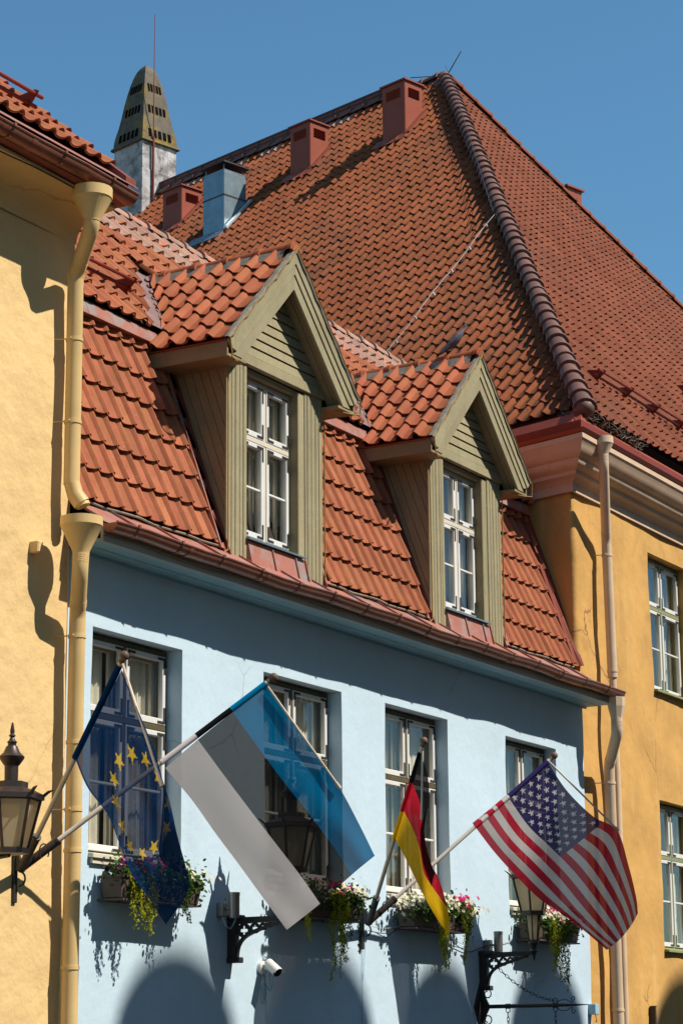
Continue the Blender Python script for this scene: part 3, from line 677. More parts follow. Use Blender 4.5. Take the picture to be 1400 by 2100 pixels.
        if sgn == -1: cpts += [b+Vector((.05, -.03, -.19)), b+Vector((.14, -.03, -.21)), Vector((x0-.02, -.02, 8.0)), Vector((x0-.012, -.02, 7.3)), Vector((x0-.012, -.02, 6.2)), Vector((x0-.10, -.03, 6.15))]
        else: cpts += [b+Vector((-.02, -.03, -.17)), b+Vector((-.2, -.02, -.2)), Vector((x1+.015, -.02, 7.95)), Vector((x1+.012, -.02, 7.2)), Vector((x1+.012, -.02, 6.15))]
        m.tube(cpts, .0075, 5); m.build('heating_cable', 'wirebrown', d, True)
        # boxed eave running back over the cheek
        xa, xb = sorted((cx+sgn*(RHW-.04), cx+sgn*(DHW-.01)))
        m = MB(); m.box(xa, xb, yr+.02, .74, EAVE-.17, EAVE-.145); m.build('eave_soffit', 'olive_side', d)
        xo = cx+sgn*(RHW-.04)
        m = MB(); m.box(min(xo, xo+sgn*.022), max(xo, xo+sgn*.022), yr+.02, .70, EAVE-.175, EAVE-.03); bevel(m.build('eave_board', 'olive_side', d), .004)
        m = MB(); m.box(min(xo, xo+sgn*.04), max(xo, xo+sgn*.04), yr+.02, .70, EAVE-.03, EAVE-.018); m.build('eave_drip', 'redmetal', d)
        # cheek planks, parallel to the mansard slope
        xs = x0 if sgn < 0 else x1
        tri = [(0.0, 6.12), (0.06+(8.0-6.27)/MS+.08, 8.0), (0.0, 8.0)]
        tri = [(.0, 6.08), (my(6.10)+.06, 6.10), (my(8.0)+.1, 8.0), (.0, 8.0)]
        nx, nz = MS/math.hypot(1, MS), -1/math.hypot(1, MS)
        off = -.02
        for k in range(9):
            wk = rnd.uniform(.075, .10); o2 = off+wk
            base = (my(6.27)+.12, 6.27)
            pl = clip(clip(tri, (base[0]-nx*off, base[1]-nz*off), (nx, nz)), (base[0]-nx*(o2-.006), base[1]-nz*(o2-.006)), (-nx, -nz))
            if len(pl) >= 3:
                m = MB(); m.prism([(xs, yy, zz) for yy, zz in pl], (-sgn*.025, 0, 0)); m.build('cheek_plank', 'olive_side', d)
            off = o2
        m = MB(); m.prism([(xs-sgn*.026, yy, zz) for yy, zz in tri], (-sgn*.02, 0, 0)); m.build('cheek_backing', 'hinge', d)
        # corner bead
        m = MB(); m.tube([(xs-sgn*.004, .012, 6.08), (xs-sgn*.004, .012, 8.0)], .016, 6); m.build('corner_bead', 'olive', d)
        # cheek flashing: upstand + strip on the tiles
        m = MB(); b0 = Vector((xs, my(6.15)-.07, 6.15)); b1 = Vector((xs, my(8.0)-.07, 8.0))
        m.hexa([b0, b0+Vector((sgn*.012, 0, 0)), b0+Vector((sgn*.012, .16, 0)), b0+Vector((0, .16, 0)), b1, b1+Vector((sgn*.012, 0, 0)), b1+Vector((sgn*.012, .16, 0)), b1+Vector((0, .16, 0))])
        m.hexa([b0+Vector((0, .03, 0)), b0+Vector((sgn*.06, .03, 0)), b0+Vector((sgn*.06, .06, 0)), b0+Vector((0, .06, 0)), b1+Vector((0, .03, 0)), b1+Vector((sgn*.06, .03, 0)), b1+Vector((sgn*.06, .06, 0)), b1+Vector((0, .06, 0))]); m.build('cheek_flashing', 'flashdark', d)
        m = MB(); c0 = Vector((xs+sgn*.05, my(6.2)-.045, 6.2)); c1 = Vector((xs+sgn*.05, my(8.05)-.045, 8.05)); wv = Vector((sgn*.075, -.012, 0))
        m.hexa([c0, c0+wv, c0+wv+Vector((0, .03, 0)), c0+Vector((0, .03, 0)), c1, c1+wv, c1+wv+Vector((0, .03, 0)), c1+Vector((0, .03, 0))]); m.build('cheek_strip', 'flash', d)
        # roof slope tiles
        B = Vector((-sgn*RHW, 0, RIDGE-EAVE)).normalized(); L = math.hypot(RHW, RIDGE-EAVE)
        org = Vector((cx+sgn*(RHW+.02), 0, EAVE-.02)); 
        def yv(b, B=B, org=org):
            z = org.z+b*B.z; return max(.62, .66+(z-8.36)/1.14)-.02
        rows = 6
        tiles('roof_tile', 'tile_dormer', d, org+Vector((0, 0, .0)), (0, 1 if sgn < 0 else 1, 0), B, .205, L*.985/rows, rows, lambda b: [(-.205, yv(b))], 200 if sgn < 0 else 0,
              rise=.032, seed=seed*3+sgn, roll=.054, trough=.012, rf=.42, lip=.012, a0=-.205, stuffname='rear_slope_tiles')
        m = MB(); m.poly([(cx+sgn*RHW, yr+.03, EAVE-.03), (cx+sgn*RHW, .72, EAVE-.03), (cx, 1.62, RIDGE-.05), (cx, yr+.03, RIDGE-.05)]); m.build('roof_deck', 'under', d)
        # valley sheet on the main roof, with tongue-shaped tile ends over it
        va = Vector((cx+sgn*(RHW*(RIDGE-uz(.63))/(RIDGE-EAVE)-.05), .63, uz(.63)+.012)); vb = Vector((cx, .66+(RIDGE+.02-8.36)/1.14, RIDGE+.03)); ox = Vector((sgn*.36, 0, 0))
        m = MB(); m.poly([va+Vector((0, -.03, -.0)), va+ox+Vector((0, -.03, 0)), vb+ox*.6, vb]); m.build('valley_sheet', 'valley', d)
        m = MB(); dv = vb-va; n = 9
        for q in range(n):
            c = va+dv*((q+.35)/n)+Vector((sgn*.005, 0, .012)); e = dv.normalized(); sdir = Vector((sgn*.14, -.05, -.05))
            pts2 = [c-e*.075, c-e*.06+sdir*.7, c+sdir, c+e*.05+sdir*.75, c+e*.075]
            m.prism(pts2, un*.012)
        m.build('valley_tongues', 'valley', d)
    ridge_tiles('ridge_tile', 'tile_dormer', d, (cx, -.21, RIDGE-.02), (cx, 1.62, RIDGE-.045), (0, 0, 1), .085, .075, .36, seed, .014)
    m = MB(); rows = [[(cx+.075*math.cos(a), y_, RIDGE-.03+.075*math.sin(a)) for a in [math.pi*k/8 for k in range(9)]] for y_ in (-.235, -.20)]
    m.quadstrip(rows); m.poly(rows[0]); m.build('ridge_end_cap', 'tile_dormer', d, True)
    m = MB(); rr = []
    for q in range(15):
        y_ = -.15+q*.115; rr.append([(cx-.14, y_, RIDGE-.12+.02*fb(q*1.3, seed, 2)), (cx-.085, y_, RIDGE-.02+.01*fb(q, 1, seed)), (cx+.085, y_, RIDGE-.02), (cx+.14, y_, RIDGE-.12)])
    m.quadstrip(rr); m.build('ridge_mortar', 'sage_lichen', d, True)
    return d
D1 = dormer(DC[0], 11, 0); D2 = dormer(DC[1], 23, 0)

# ================================================================== LEFT: PALE YELLOW HOUSE
yel = thing('yellow_house', 'pale yellow plastered house with rounded cornice, brown gutter and tiled roof', 'house', (-4, 0, 0))
YW = -.035; YR = -.385
wall_grid('wall', 'yellow', yel, [-9.0, YR], [0, 8.62], [], lambda s: (s, YW), lambda s: (0, 1), .1, .03, .8, .22)
mb = MB(); mb.poly([(YR, YW, 0), (YR, 8, 0), (YR, 8, 8.6), (YR, YW, 8.6)]); mb.poly([(YR, YW, 8.4), (YR, 8, 8.4), (YR, 8, 15.4), (YR, 7.9, 15.4)]); mb.build('side_wall', 'yellow', yel)
# rounded cornice: concave sweep from wall to gutter
prof = [(YW, 8.36), (YW-.006, 8.42), (YW-.03, 8.475), (YW-.065, 8.515), (YW-.12, 8.545), (YW-.19, 8.565), (YW-.28, 8.578), (YW-.36, 8.588)]
prof += [(-.425, 8.60), (-.425, 8.625), (-.30, 8.63)]
mb = MB(); mb.quadstrip([[(x, y+.006*fb(x, y, z, 1.5), z+.006*fb(x, 4, z, 1.3)) for (y, z) in prof] for x in [-9+(9+YR+.02)*i/40 for i in range(41)]])
mb.poly([(YR+.02, y, z) for (y, z) in prof]+[(YR+.02, YW, 8.62)]); mb.build('cornice', 'yellow', yel, True)
mb = MB(); mb.box(-9, YR+.08, -.52, -.02, 8.632, 8.70); mb.build('eave_board', 'flashdark', yel)
gutter(yel, -9, -.30, -.53, 8.72, .085, 'copper', .66, .12, .01)
mb = MB(); mb.tube([(-9+i*.3, -.43+.01*math.sin(i*1.7), 8.585+.012*math.sin(i)) for i in range(29)], .006, 5); mb.build('heating_cable', 'wireblack', yel)
YS = .85                                       # roof pitch (rise per metre)
yB = Vector((0, 1, YS)).normalized(); yN = Vector((0, -YS, 1)).normalized()
def yz(y): return 8.86+YS*(y+.50)
mb = MB(); mb.poly([(-9, -.5, yz(-.5)-.03), (YR+.1, -.5, yz(-.5)-.03), (YR+.1, 8, yz(8)-.03), (-9, 8, yz(8)-.03)]); mb.poly([(-9, -.5, 8.66), (YR+.1, -.5, 8.66), (YR+.1, -.5, yz(-.5)-.03), (-9, -.5, yz(-.5)-.03)])
mb.poly([(YR+.1, -.5, 8.66), (YR+.1, -.3, 8.63), (YR+.1, 8, yz(8)-.3), (YR+.1, 8, yz(8)-.03), (YR+.1, -.5, yz(-.5)-.03)]); mb.build('roof_deck', 'flashdark', yel)
mb = MB(); mb.hexa([(YR-.02, -.56, yz(-.56)-.02), (YR+.125, -.56, yz(-.56)-.02), (YR+.125, 8, yz(8)-.02), (YR-.02, 8, yz(8)-.02), (YR-.02, -.56, yz(-.56)+.045), (YR+.125, -.56, yz(-.56)+.045), (YR+.125, 8, yz(8)+.045), (YR-.02, 8, yz(8)+.045)]); mb.build('verge_sheet', 'flashdark', yel)
mb = MB(); mb.hexa([(-9, -.60, 8.77), (YR+.1, -.60, 8.77), (YR+.1, -.38, 8.93), (-9, -.38, 8.93), (-9, -.60, 8.775), (YR+.1, -.60, 8.775), (YR+.1, -.38, 8.94), (-9, -.38, 8.94)]); mb.build('eave_sheet', 'flash', yel)
tiles('roof_tile', 'tile', yel, (0, -.42, yz(-.42)+.01), (1, 0, 0), yB, .205, .30, 10, lambda b: [(-4.6, YR-.02)], 60, rise=.04, seed=31, roll=.036, a0=YR-.02, stuffname='upper_roof_tiles')
snow_rail(yel, (-5, .02, yz(.02)+.02), (-.95, .02, yz(.02)+.02), yN, yB, step=.95, hgt=.17)
# upper drainpipe with its funnel, hopper and lower pipe
pa = on(183, 440, 1, -.46); pb = on(152, 512, 1, -.16)
fc = on(190, 388, 1, -.50)
f1 = funnel(yel, (fc.x, fc.y, fc.z), .165, .068, .28, .085, 'yellow_pipe')
pipe_x = on(150, 760, 1, -.16).x
drainpipe(yel, [(fc.x, fc.y, fc.z-.24), (fc.x, fc.y, fc.z-.33), (pipe_x, -.17, fc.z-.60), (pipe_x, -.17, 6.23)], .066, 'yellow_pipe', [(7.45, YW), (6.75, YW), (8.0, None)])
h2 = on(168, 1062, 1, -.36)
mb = MB(); mb.lathe((h2.x, h2.y, h2.z), [(.066, -.30), (.07, -.27), (.165, -.075), (.17, -.07), (.17, 0), (.16, 0), (.158, -.06), (.06, -.26)], 22, 0, False); mb.build('rain_hopper', 'yellow_pipe', yel, True)
mb = MB(); mb.tube([(pipe_x, -.17, 6.25), (pipe_x+.02, -.19, 6.15), (pipe_x+.05, -.24, 6.07)], [.066, .068, .07], 16, False); mb.tube([(pipe_x+.05, -.24, 6.075), (pipe_x+.055, -.25, 6.05)], .06, 12); mb.build('pipe_spout', 'yellow_pipe', yel, True)
px2 = on(148, 1600, 1, -.16).x
drainpipe(yel, [(h2.x, h2.y, h2.z-.28), (h2.x-.01, h2.y, h2.z-.44), (px2+.02, -.17, h2.z-.72), (px2, -.17, 0.1)], .066, 'yellow_pipe', [(5.0, YW), (4.15, None), (3.62, YW), (3.30, None), (2.4, None)])
p = on(76, 1122, 1, YW-.05); mb = MB(); mb.box(p.x-.035, p.x+.035, YW-.09, YW+.05, p.z-.05, p.z+.05); bevel(mb.build('wall_anchor', 'yellow', yel), .01)

# ================================================================== RIGHT: OCHRE HOUSE WITH THE BIG HIPPED ROOF
och = thing('ochre_house', 'ochre plastered corner house with moulded cornice and huge weathered hipped tile roof', 'house', (16, 4, 0))
EA = rad(74); eV = Vector((math.cos(EA), math.sin(EA), 0)); nV = Vector((-eV.y, eV.x, 0))   # left wall runs along eV, faces nV
OC = Vector((9.875, .05, 0))
def oplan(s):
    if s <= -.1: p = OC+eV*(-s); return (p.x, p.y)
    if s >= .1: return (OC.x+s, OC.y)
    k = (s+.1)/.2; a = OC+eV*.1; b = Vector((OC.x+.1, OC.y, 0)); p = (a*(1-k)**2+OC*2*k*(1-k)+b*k*k); return (p.x, p.y)
def oin(s):
    k = min(1, max(0, (s+.1)/.2)); v = (-nV)*(1-k)+Vector((0, 1, 0))*k; v.normalize(); return (v.x, v.y)
w1a = on(1327.6, 1131.7, 1, .05); w1b = on(1342.4, 1416.8, 1, .05); w2a = on(1352, 1641, 1, .05); w2b = on(1366, 1950, 1, .05)
OW = [(w1a.x-OC.x, w1a.x-OC.x+1.36, w1b.z, w1a.z), (w2a.x-OC.x, w2a.x-OC.x+1.36, w2b.z, w2a.z)]
OW[1] = (OW[0][0]+.02, OW[0][1]+.02, w2b.z, w2a.z)
wall_grid('wall', 'ochre', och, [-9.0, -.1, -.05, 0, .05, .1, 24.0], [0, 8.55], OW, oplan, oin, .2, .028, 1.0, .25)
for i, (a, b, c, d) in enumerate(OW):
    f = window(och, OC.x+a+.012, OC.x+b-.012, c+.03, d-.012, .19, 'green_frame', 'white', seed=40+i, curtain_gap=.34, inner='white')
    mb = MB(); mb.hexa([(OC.x+a-.01, -.02, c-.02), (OC.x+b+.01, -.02, c-.02), (OC.x+b+.01, .2, c+.01), (OC.x+a-.01, .2, c+.01), (OC.x+a-.01, -.02, c+.012), (OC.x+b+.01, -.02, c+.012), (OC.x+b+.01, .2, c+.05), (OC.x+a-.01, .2, c+.05)]); bevel(mb.build('window_sill', 'green_frame', f), .004)
# moulded cornice following the wall (offset outward, height)
CP = [(0, 8.40), (.035, 8.40), (.035, 8.50), (.055, 8.515), (.07, 8.54), (.10, 8.56), (.145, 8.575), (.145, 8.62), (.165, 8.63), (.20, 8.645), (.235, 8.67), (.255, 8.71), (.255, 8.735), (.28, 8.745), (.31, 8.775), (.35, 8.83), (.37, 8.90), (.39, 8.92), (.39, 8.98), (0, 8.99)]
ocorner = OC.copy()
def oplace(kind, off, zz):       # mitred offset of the plan line
    # outward normals: nV on the left, (0,-1,0) in front
    n1, n2 = nV, Vector((0, -1, 0)); d1 = off
    # corner point = intersection of both offset lines
    p1 = OC+n1*off; p2 = OC+n2*off
    # solve p1 + s*eV  with y = p2.y
    s = (p2.y-p1.y)/eV.y; c = p1+eV*s
    if kind == 'c': return Vector((c.x, c.y, zz))
    if kind == 'l': q = c+eV*9.0; return Vector((q.x, q.y, zz))
    return Vector((OC.x+24, p2.y, zz))
for nm_, ends in (('l', ('l', 'c')), ('r', ('c', 'r'))):
    mb = MB(); A_ = [oplace(ends[0], o_, z_) for o_, z_ in CP]; B_ = [oplace(ends[1], o_, z_) for o_, z_ in CP]; K = 30
    mb.quadstrip([[a.lerp(b, i/K)+Vector((0, 0, .006*fb((a.lerp(b, i/K)).x, (a.lerp(b, i/K)).y, 0, 1.1))) for a, b in zip(A_, B_)] for i in range(K+1)])
    mb.build('cornice', 'cornice', och, True)
# red sheet: gutter upstand and sloping skirt below the tiles
H = on(1195, 835, 1, -.14); Apex = CAM+ray(910, 160)*45.0
def skirt(ends, name='eave_skirt'):
    prof = [(.36, 8.985), (.40, 8.99), (.43, 9.03), (.41, 9.035), (.34, 9.05), (.33, 9.13), (.325, 9.13), (.30, 9.075), (.13, 9.33), (.0, 9.36)]
    mb = MB(); mb.quadstrip([[oplace(ends[0], o_, z_) for o_, z_ in prof], [oplace(ends[1], o_, z_) for o_, z_ in prof]]); mb.build(name, 'redmetal', och)
skirt(('l', 'c')); skirt(('c', 'r'))
for ends in (('l', 'c'), ('c', 'r')):
    a0_ = [oplace(ends[0], o_, z_) for o_, z_ in ((.345, 9.04), (.36, 9.04), (.36, 9.15), (.345, 9.15))]; a1_ = [oplace(ends[1], o_, z_) for o_, z_ in ((.345, 9.04), (.36, 9.04), (.36, 9.15), (.345, 9.15))]
    mb = MB(); mb.quadstrip([a0_, a1_], True); mb.build('gutter_upstand', 'redrail', och)
# roof planes
eA = Vector((1, 0, 0))
def upslope(P, along, Q):
    v = Q-P; v = v-along*v.dot(along); return v.normalized(), v.length
BL, LL = upslope(H, eV, Apex); BF, LF = upslope(H, eA, Apex)
aL = (Apex-H).dot(eV); aF = (Apex-H).dot(eA)
RLEN = 19.0
FarX = 33.8-H.x
NL = eV.cross(BL); NL = NL if NL.z > 0 else -NL
NF = eA.cross(BF); NF = NF if NF.z > 0 else -NF
mb = MB(); dn = -.05
mb.poly([H+NL*dn, H+eV*(RLEN+aL)+NL*dn, Apex+eV*RLEN+NL*dn, Apex+NL*dn]); mb.poly([H+NF*dn, H+eA*FarX+NF*dn, Apex+NF*dn])
far = Vector((H.x+FarX, H.y, H.z)); mb.poly([far, Apex, Apex+eV*RLEN, far+eV*RLEN+Vector((0, 0, 0))]); mb.build('roof_deck', 'under', och)
exL = LL/round(LL/.325); exF = LF/round(LF/.325)
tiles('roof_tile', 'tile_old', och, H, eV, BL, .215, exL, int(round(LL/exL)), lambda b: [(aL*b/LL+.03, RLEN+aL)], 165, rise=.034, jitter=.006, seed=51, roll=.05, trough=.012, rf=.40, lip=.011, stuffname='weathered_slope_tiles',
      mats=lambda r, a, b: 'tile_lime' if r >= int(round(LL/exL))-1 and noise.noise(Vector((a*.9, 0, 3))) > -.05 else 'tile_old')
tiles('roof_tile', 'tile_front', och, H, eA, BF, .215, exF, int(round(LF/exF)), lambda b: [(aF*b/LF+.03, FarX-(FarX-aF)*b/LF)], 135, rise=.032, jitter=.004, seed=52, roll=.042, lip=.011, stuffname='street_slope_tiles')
hup = (NL+NF).normalized()
ridge_tiles('hip_tile', 'hip', och, H+hup*.02-(Apex-H).normalized()*.12, Apex+hup*.03, hup, .135, .112, .345, 61, .016, 10)
ridge_tiles('hip_tile', 'tile_front', och, far+Vector((0, 0, .03)), Apex+Vector((.05, 0, .06)), (0, 0, 1), .115, .10, .40, 62, .012, 8)
ridge_tiles('ridge_tile', 'hip', och, Apex+eV*.1+Vector((0, 0, .02)), Apex+eV*RLEN+Vector((0, 0, .02)), (0, 0, 1), .12, .10, .40, 63, .014, 6)
# end cap of the dark hip, straw of an old nest
d_ = (Apex-H).normalized(); c_ = H+hup*.02-d_*.14
mb = MB(); mb.sphere(c_+d_*.06, .138, 12, 8, (1, 1, .9)); mb.build('hip_end_cap', 'hip', och, True)
mb = MB(); rn = random.Random(4)
for i in range(260):
    q = H+eA*rn.uniform(.1, 1.9)+Vector((0, rn.uniform(-.06, .08), rn.uniform(-.10, .0))) if i < 190 else H+eV*rn.uniform(.0, .4)+Vector((rn.uniform(-.05, .05), 0, rn.uniform(-.08, .0)))
    v = Vector((rn.uniform(-1, 1), rn.uniform(-.8, .4), rn.uniform(-.5, .6))).normalized()*rn.uniform(.03, .08); mb.tube([q-v, q+v], .002, 3, False)
mb.build('old_nest', 'nest', och)['kind'] = 'stuff'
mb = MB(); s_ = oplace('c', .30, 9.10); mb.prism([s_+Vector((0, 0, 0)), s_+eV*.16+Vector((0, 0, .02)), H+eV*.2+Vector((0, 0, -.02)), H+Vector((0, 0, .03)), H+eA*.2+Vector((0, 0, -.02)), s_+eA*.16+Vector((0, 0, .02))], (0, 0, .012)); mb.build('corner_sheet', 'redmetal', och)
# ridge walkway rail: thin dark line along the ridge
mb = MB(); P_ = Apex+eV*1.3+Vector((0, 0, .30)); Q_ = Apex+eV*RLEN+Vector((0, 0, .30)); mb.tube([P_, Q_], .022, 6); mb.tube([P_-Vector((0, 0, .09)), Q_-Vector((0, 0, .09))], .014, 6); rr_ = mb.build('ridge_rail', 'darkmetal', och)
mb = MB(); mb.poly([P_-Vector((0, 0, .34)), Q_-Vector((0, 0, .34)), Q_-Vector((0, 0, .02)), P_-Vector((0, 0, .02))]); mb.build('ridge_screen', 'flashdark', och)
k = 0
while k < RLEN-1.5:
    b = P_+eV*k; mb = MB(); mb.box(b.x-.015, b.x+.015, b.y-.015, b.y+.015, b.z-.32, b.z); mb.build('rail_post', 'darkmetal', rr_); k += .45
# snow rail on the street slope
s1 = onplane(1205, 778, H, NF); s2 = s1+eA*9; snow_rail(och, s1+NF*.03, s2+NF*.03, NF, BF, step=.95, hgt=.16)
s3 = onplane(1388, 806, H, NF); snow_rail(och, s3+NF*.03, s3+eA*3+NF*.03, NF, BF, step=1.0, hgt=.16)
# lightning conductor across the weathered slope
c1 = onplane(1022, 452, H, NL)+NL*.12; c2 = onplane(800, 737, H, NL)+NL*.12
mb = MB(); mb.tube([c1.lerp(c2, i/12)+NL*(.01*math.sin(i*1.1)) for i in range(13)], .0055, 5); cd = mb.build('lightning_conductor', 'wirewhite', och)
for i in range(1, 12, 2):
    q = c1.lerp(c2, i/12); mb = MB(); mb.obox(q-NL*.02, eV*.014, BL*.014, NL*.024); mb.build('conductor_clip', 'wirewhite', cd)
mb = MB(); mb.tube([Apex+hup*.22+Vector((0, 0, .02)), Apex+hup*.24-d_*1.0, c1+hup*.0+NL*.05], .0055, 5); mb.build('conductor_cable', 'darkmetal', och)
t1 = onplane(916, 155, Apex, fw); t2 = onplane(945, 105, Apex, fw); mb = MB(); mb.tube([t1, t2], [.012, .008], 6); mb.tube([t1+Vector((0, 0, .0)), Apex+eV*.9+Vector((0, 0, .3))], .01, 5); mb.sphere(t1, .03, 6, 4); mb.build('lightning_rod', 'darkmetal', och)

def roof_box(name, mat, px, top_v, wl_px, wr_px, cap='redmetal', louvres=True):
    """metal-clad chimney standing on the weathered slope; px = foot of its near corner"""
    F = onplane(px[0], px[1], H, NL); dep = (F-CAM).dot(fw); ppm = FPX/dep
    topz = onplane(px[0], top_v, F, Vector((fw.x, fw.y, 0)).normalized()).z
    kl = abs(eV.dot(cr)); kr = abs(nV.dot(cr)); a = wl_px/ppm/kl; b = wr_px/ppm/kr
    mb = MB(); v1, v2 = eV*a, -nV*b; z0 = F.z-1.0; base = Vector((F.x, F.y, z0))
    up = Vector((0, 0, topz-z0)); mb.hexa([base, base+v2, base+v1+v2, base+v1, base+up, base+v2+up, base+v1+v2+up, base+v1+up])
    o = mb.build(name, mat, och); bevel(o, .012)
    return o, Vector((F.x, F.y, topz)), v1, v2, F
for i, (px_, tv, wl_, wr_) in enumerate((((830.7, 280), 163, 46, 38), ((636, 352), 247, 42, 38), ((372, 462), 380, 42, 40))):
    o, T, v1, v2, F = roof_box('chimney', 'redmetal', px_, tv, wl_, wr_)
    m = MB(); cc = T+(v1+v2)*.5; e1, e2 = v1*.56, v2*.56
    m.prism([cc-e1-e2, cc+e1-e2, cc+e1+e2, cc-e1+e2], (0, 0, .03)); b_ = [cc-e1-e2, cc+e1-e2, cc+e1+e2, cc-e1+e2]; tp = cc+Vector((0, 0, .11))
    for q in range(4): m.poly([b_[q]+Vector((0, 0, .032)), b_[(q+1) % 4]+Vector((0, 0, .032)), tp])
    m.build('chimney_cap', 'redmetal', o)
    for (v, nrm) in ((v1, nV), (v2, -eV)):
        for q in range(6):
            c = T+v*.5+nrm*.006-Vector((0, 0, .14+.032*q)); m = MB(); m.obox(c, v*.30, nrm*.010, Vector((0, 0, .007))+nrm*.006); m.build('louvre', 'redrail', o)
    for (v, nrm) in ((v1, nV),):      # saddle sheets at the foot
        m = MB(); foot = F+NL*.06; m.prism([foot-BL*.22-eV*.12, foot+v1-BL*.22+eV*.12, foot+v1+BL*.05+eV*.12, foot+BL*.05-eV*.12], NL*.01); m.build('chimney_flashing', 'redmetal', o)
        m = MB(); m.prism([foot-eV*.16, foot+eV*.0, foot+BL*(v2.length*1.6), foot-eV*.16+BL*(v2.length*1.6)], NL*.02); m.build('chimney_flashing', 'redmetal', o)
# galvanised ventilation stack
o, T, v1, v2, F = roof_box('ventilation_stack', 'zinc', (459, 478), 350, 46, 44)
m = MB()
cc = T+(v1+v2)*.5
for q in range(4):
    e1 = v1*(.42 if q in (0, 3) else -.42); e2 = v2*(.42 if q < 2 else -.42); m.obox(cc+e1+e2+Vector((0, 0, .09)), (.012, 0, 0), (0, .012, 0), (0, 0, .09))
m.build('cap_posts', 'zinc', o)['kind'] = 'stuff'
m = MB(); m.prism([cc-v1*.6-v2*.6, cc+v1*.6-v2*.6, cc+v1*.6+v2*.6, cc-v1*.6+v2*.6], (0, 0, .0)); m.v = [(x, y, z+.17+(.05 if i < 0 else 0)) for i, (x, y, z) in enumerate(m.v)]; m.v[4:] = [(x, y, z+.03) for (x, y, z) in m.v[4:]]
m.build('rain_cap', 'darkmetal', o)
m = MB(); c2_ = cc-Vector((0, 0, .5)); m.hexa([c2_+s1_*v1*.512+s2_*v2*.512+Vector((0, 0, z_)) for z_ in (0, .03) for s1_, s2_ in ((-1, -1), (1, -1), (1, 1), (-1, 1))]); m.build('seam_band', 'darkmetal', o)
m = MB(); m.hexa([cc+s1_*v1*.47+s2_*v2*.47+Vector((0, 0, z_)) for z_ in (.0, .06) for s1_, s2_ in ((-1, -1), (1, -1), (1, 1), (-1, 1))]); m.build('neck', 'zinc', o)
foot = F+NL*.06; m = MB(); m.prism([foot-eV*.05, foot+BL*1.0-eV*.05, foot+BL*1.0-eV*.16, foot-eV*.16], NL*.04); m.build('stack_flashing', 'lead', o)
m = MB(); m.prism([foot-BL*.25-eV*.1, foot+v1-BL*.25+eV*.3, foot+v1+BL*.05+eV*.3, foot+BL*.05-eV*.1], NL*.02); m.build('stack_flashing', 'zinc', o)
# tall rendered chimney with a tapering stone hood
RP = Apex+eV*RLEN*.0
def on_ridge(u_):       # point of the ridge line seen at image column u
    lo, hi = 0.0, RLEN
    for _ in range(40):
        m_ = (lo+hi)/2; P = Apex+eV*m_-CAM; uu = 700+FPX*P.dot(cr)/P.dot(fw)
        if uu > u_: lo = m_
        else: hi = m_
    return Apex+eV*lo
G = on_ridge(297); G = G-BL*.9*Vector((1, 1, 0)).length*0-Vector((0, 0, 0)); dep = (G-CAM).dot(fw); ppm = FPX/dep
def zof(v): return onplane(297, v, G, Vector((fw.x, fw.y, 0)).normalized()).z
aW = 66/ppm/abs(eV.dot(cr)); bW = 66/ppm/abs(nV.dot(cr))
def csec(k, z): c = Vector((G.x, G.y, z)); return [c+eV*aW*.5*k*sx+nV*bW*.5*k*sy for sx, sy in ((-1, 1), (1, 1), (1, -1), (-1, -1))]
zt_, zb_, zs_, zm_ = zof(135), zof(310), zof(600), zof(368)
mb = MB(); mb.quadstrip([csec(1.0, zs_), csec(1.0, zm_), csec(.97, zm_+.02), csec(.965, zb_)], True); tall = mb.build('tall_chimney', 'rendered', och)
def hood(t):   # half-width factor over height
    for (a, ka), (b, kb) in zip(HP[:-1], HP[1:]):
        if a <= t <= b: return ka+(kb-ka)*(t-a)/(b-a)
HP = [(0, 1.0), (.06, .99), (.14, .94), (.25, .84), (.38, .755), (.52, .675), (.66, .575), (.76, .49), (.84, .405), (.90, .325), (.95, .23), (.98, .15), (1.0, .05)]
hz = zt_-zb_
mb = MB(); mb.quadstrip([csec(1.06, zb_-.02), csec(1.10, zb_), csec(1.06, zb_+.05)], True); mb.poly(csec(1.1, zb_)); mb.build('string_course', 'stone', tall)
mb = MB(); mb.quadstrip([csec(k_, zb_+.04+(hz-.04)*t_) for t_, k_ in [(i/24, hood(i/24)) for i in range(25)]], True); mb.poly(csec(.05, zt_)); mb.build('chimney_hood', 'stone', tall, True)
for t_, n_, hh in ((.06, 5, .16), (.36, 5, .17), (.63, 5, .15)):
    k_ = hood(t_+.05)
    for (along, nrm, half, dist) in ((eV, nV, aW*.5, bW*.5), (nV, -eV, bW*.5, aW*.5)):
        for q in range(n_):
            s = (q-(n_-1)/2)/(n_-1)*1.15*half*k_*1.0; c = Vector((G.x, G.y, zb_+hz*t_+hz*.05))+nrm*(dist*k_)+along*s
            m = MB(); lean = nrm*(-(hood(t_)-hood(min(1, t_+.1)))*dist)
            m.obox(c, along*.036*k_*1.3, nrm*.012, Vector((0, 0, hz*.047))+lean*.47); m.build('smoke_slot', 'slot_black', tall)  # black plates on the closed hood paint the dark of open slots
Pm = Vector((G.x, G.y, 0))+nV*(bW*.5+.07)-eV*(aW*.5*.35+.03); u_ = onplane(313, 470, Pm, Vector((fw.x, fw.y, 0)).normalized())
mb = MB(); mb.tube([(u_.x, u_.y, zof(480)), (u_.x, u_.y, zof(300))], .028, 8); mb.tube([(u_.x, u_.y, zof(300)), (u_.x, u_.y, zof(52))], [.015, .008], 6); mb.build('lightning_rod', 'redrail', tall)
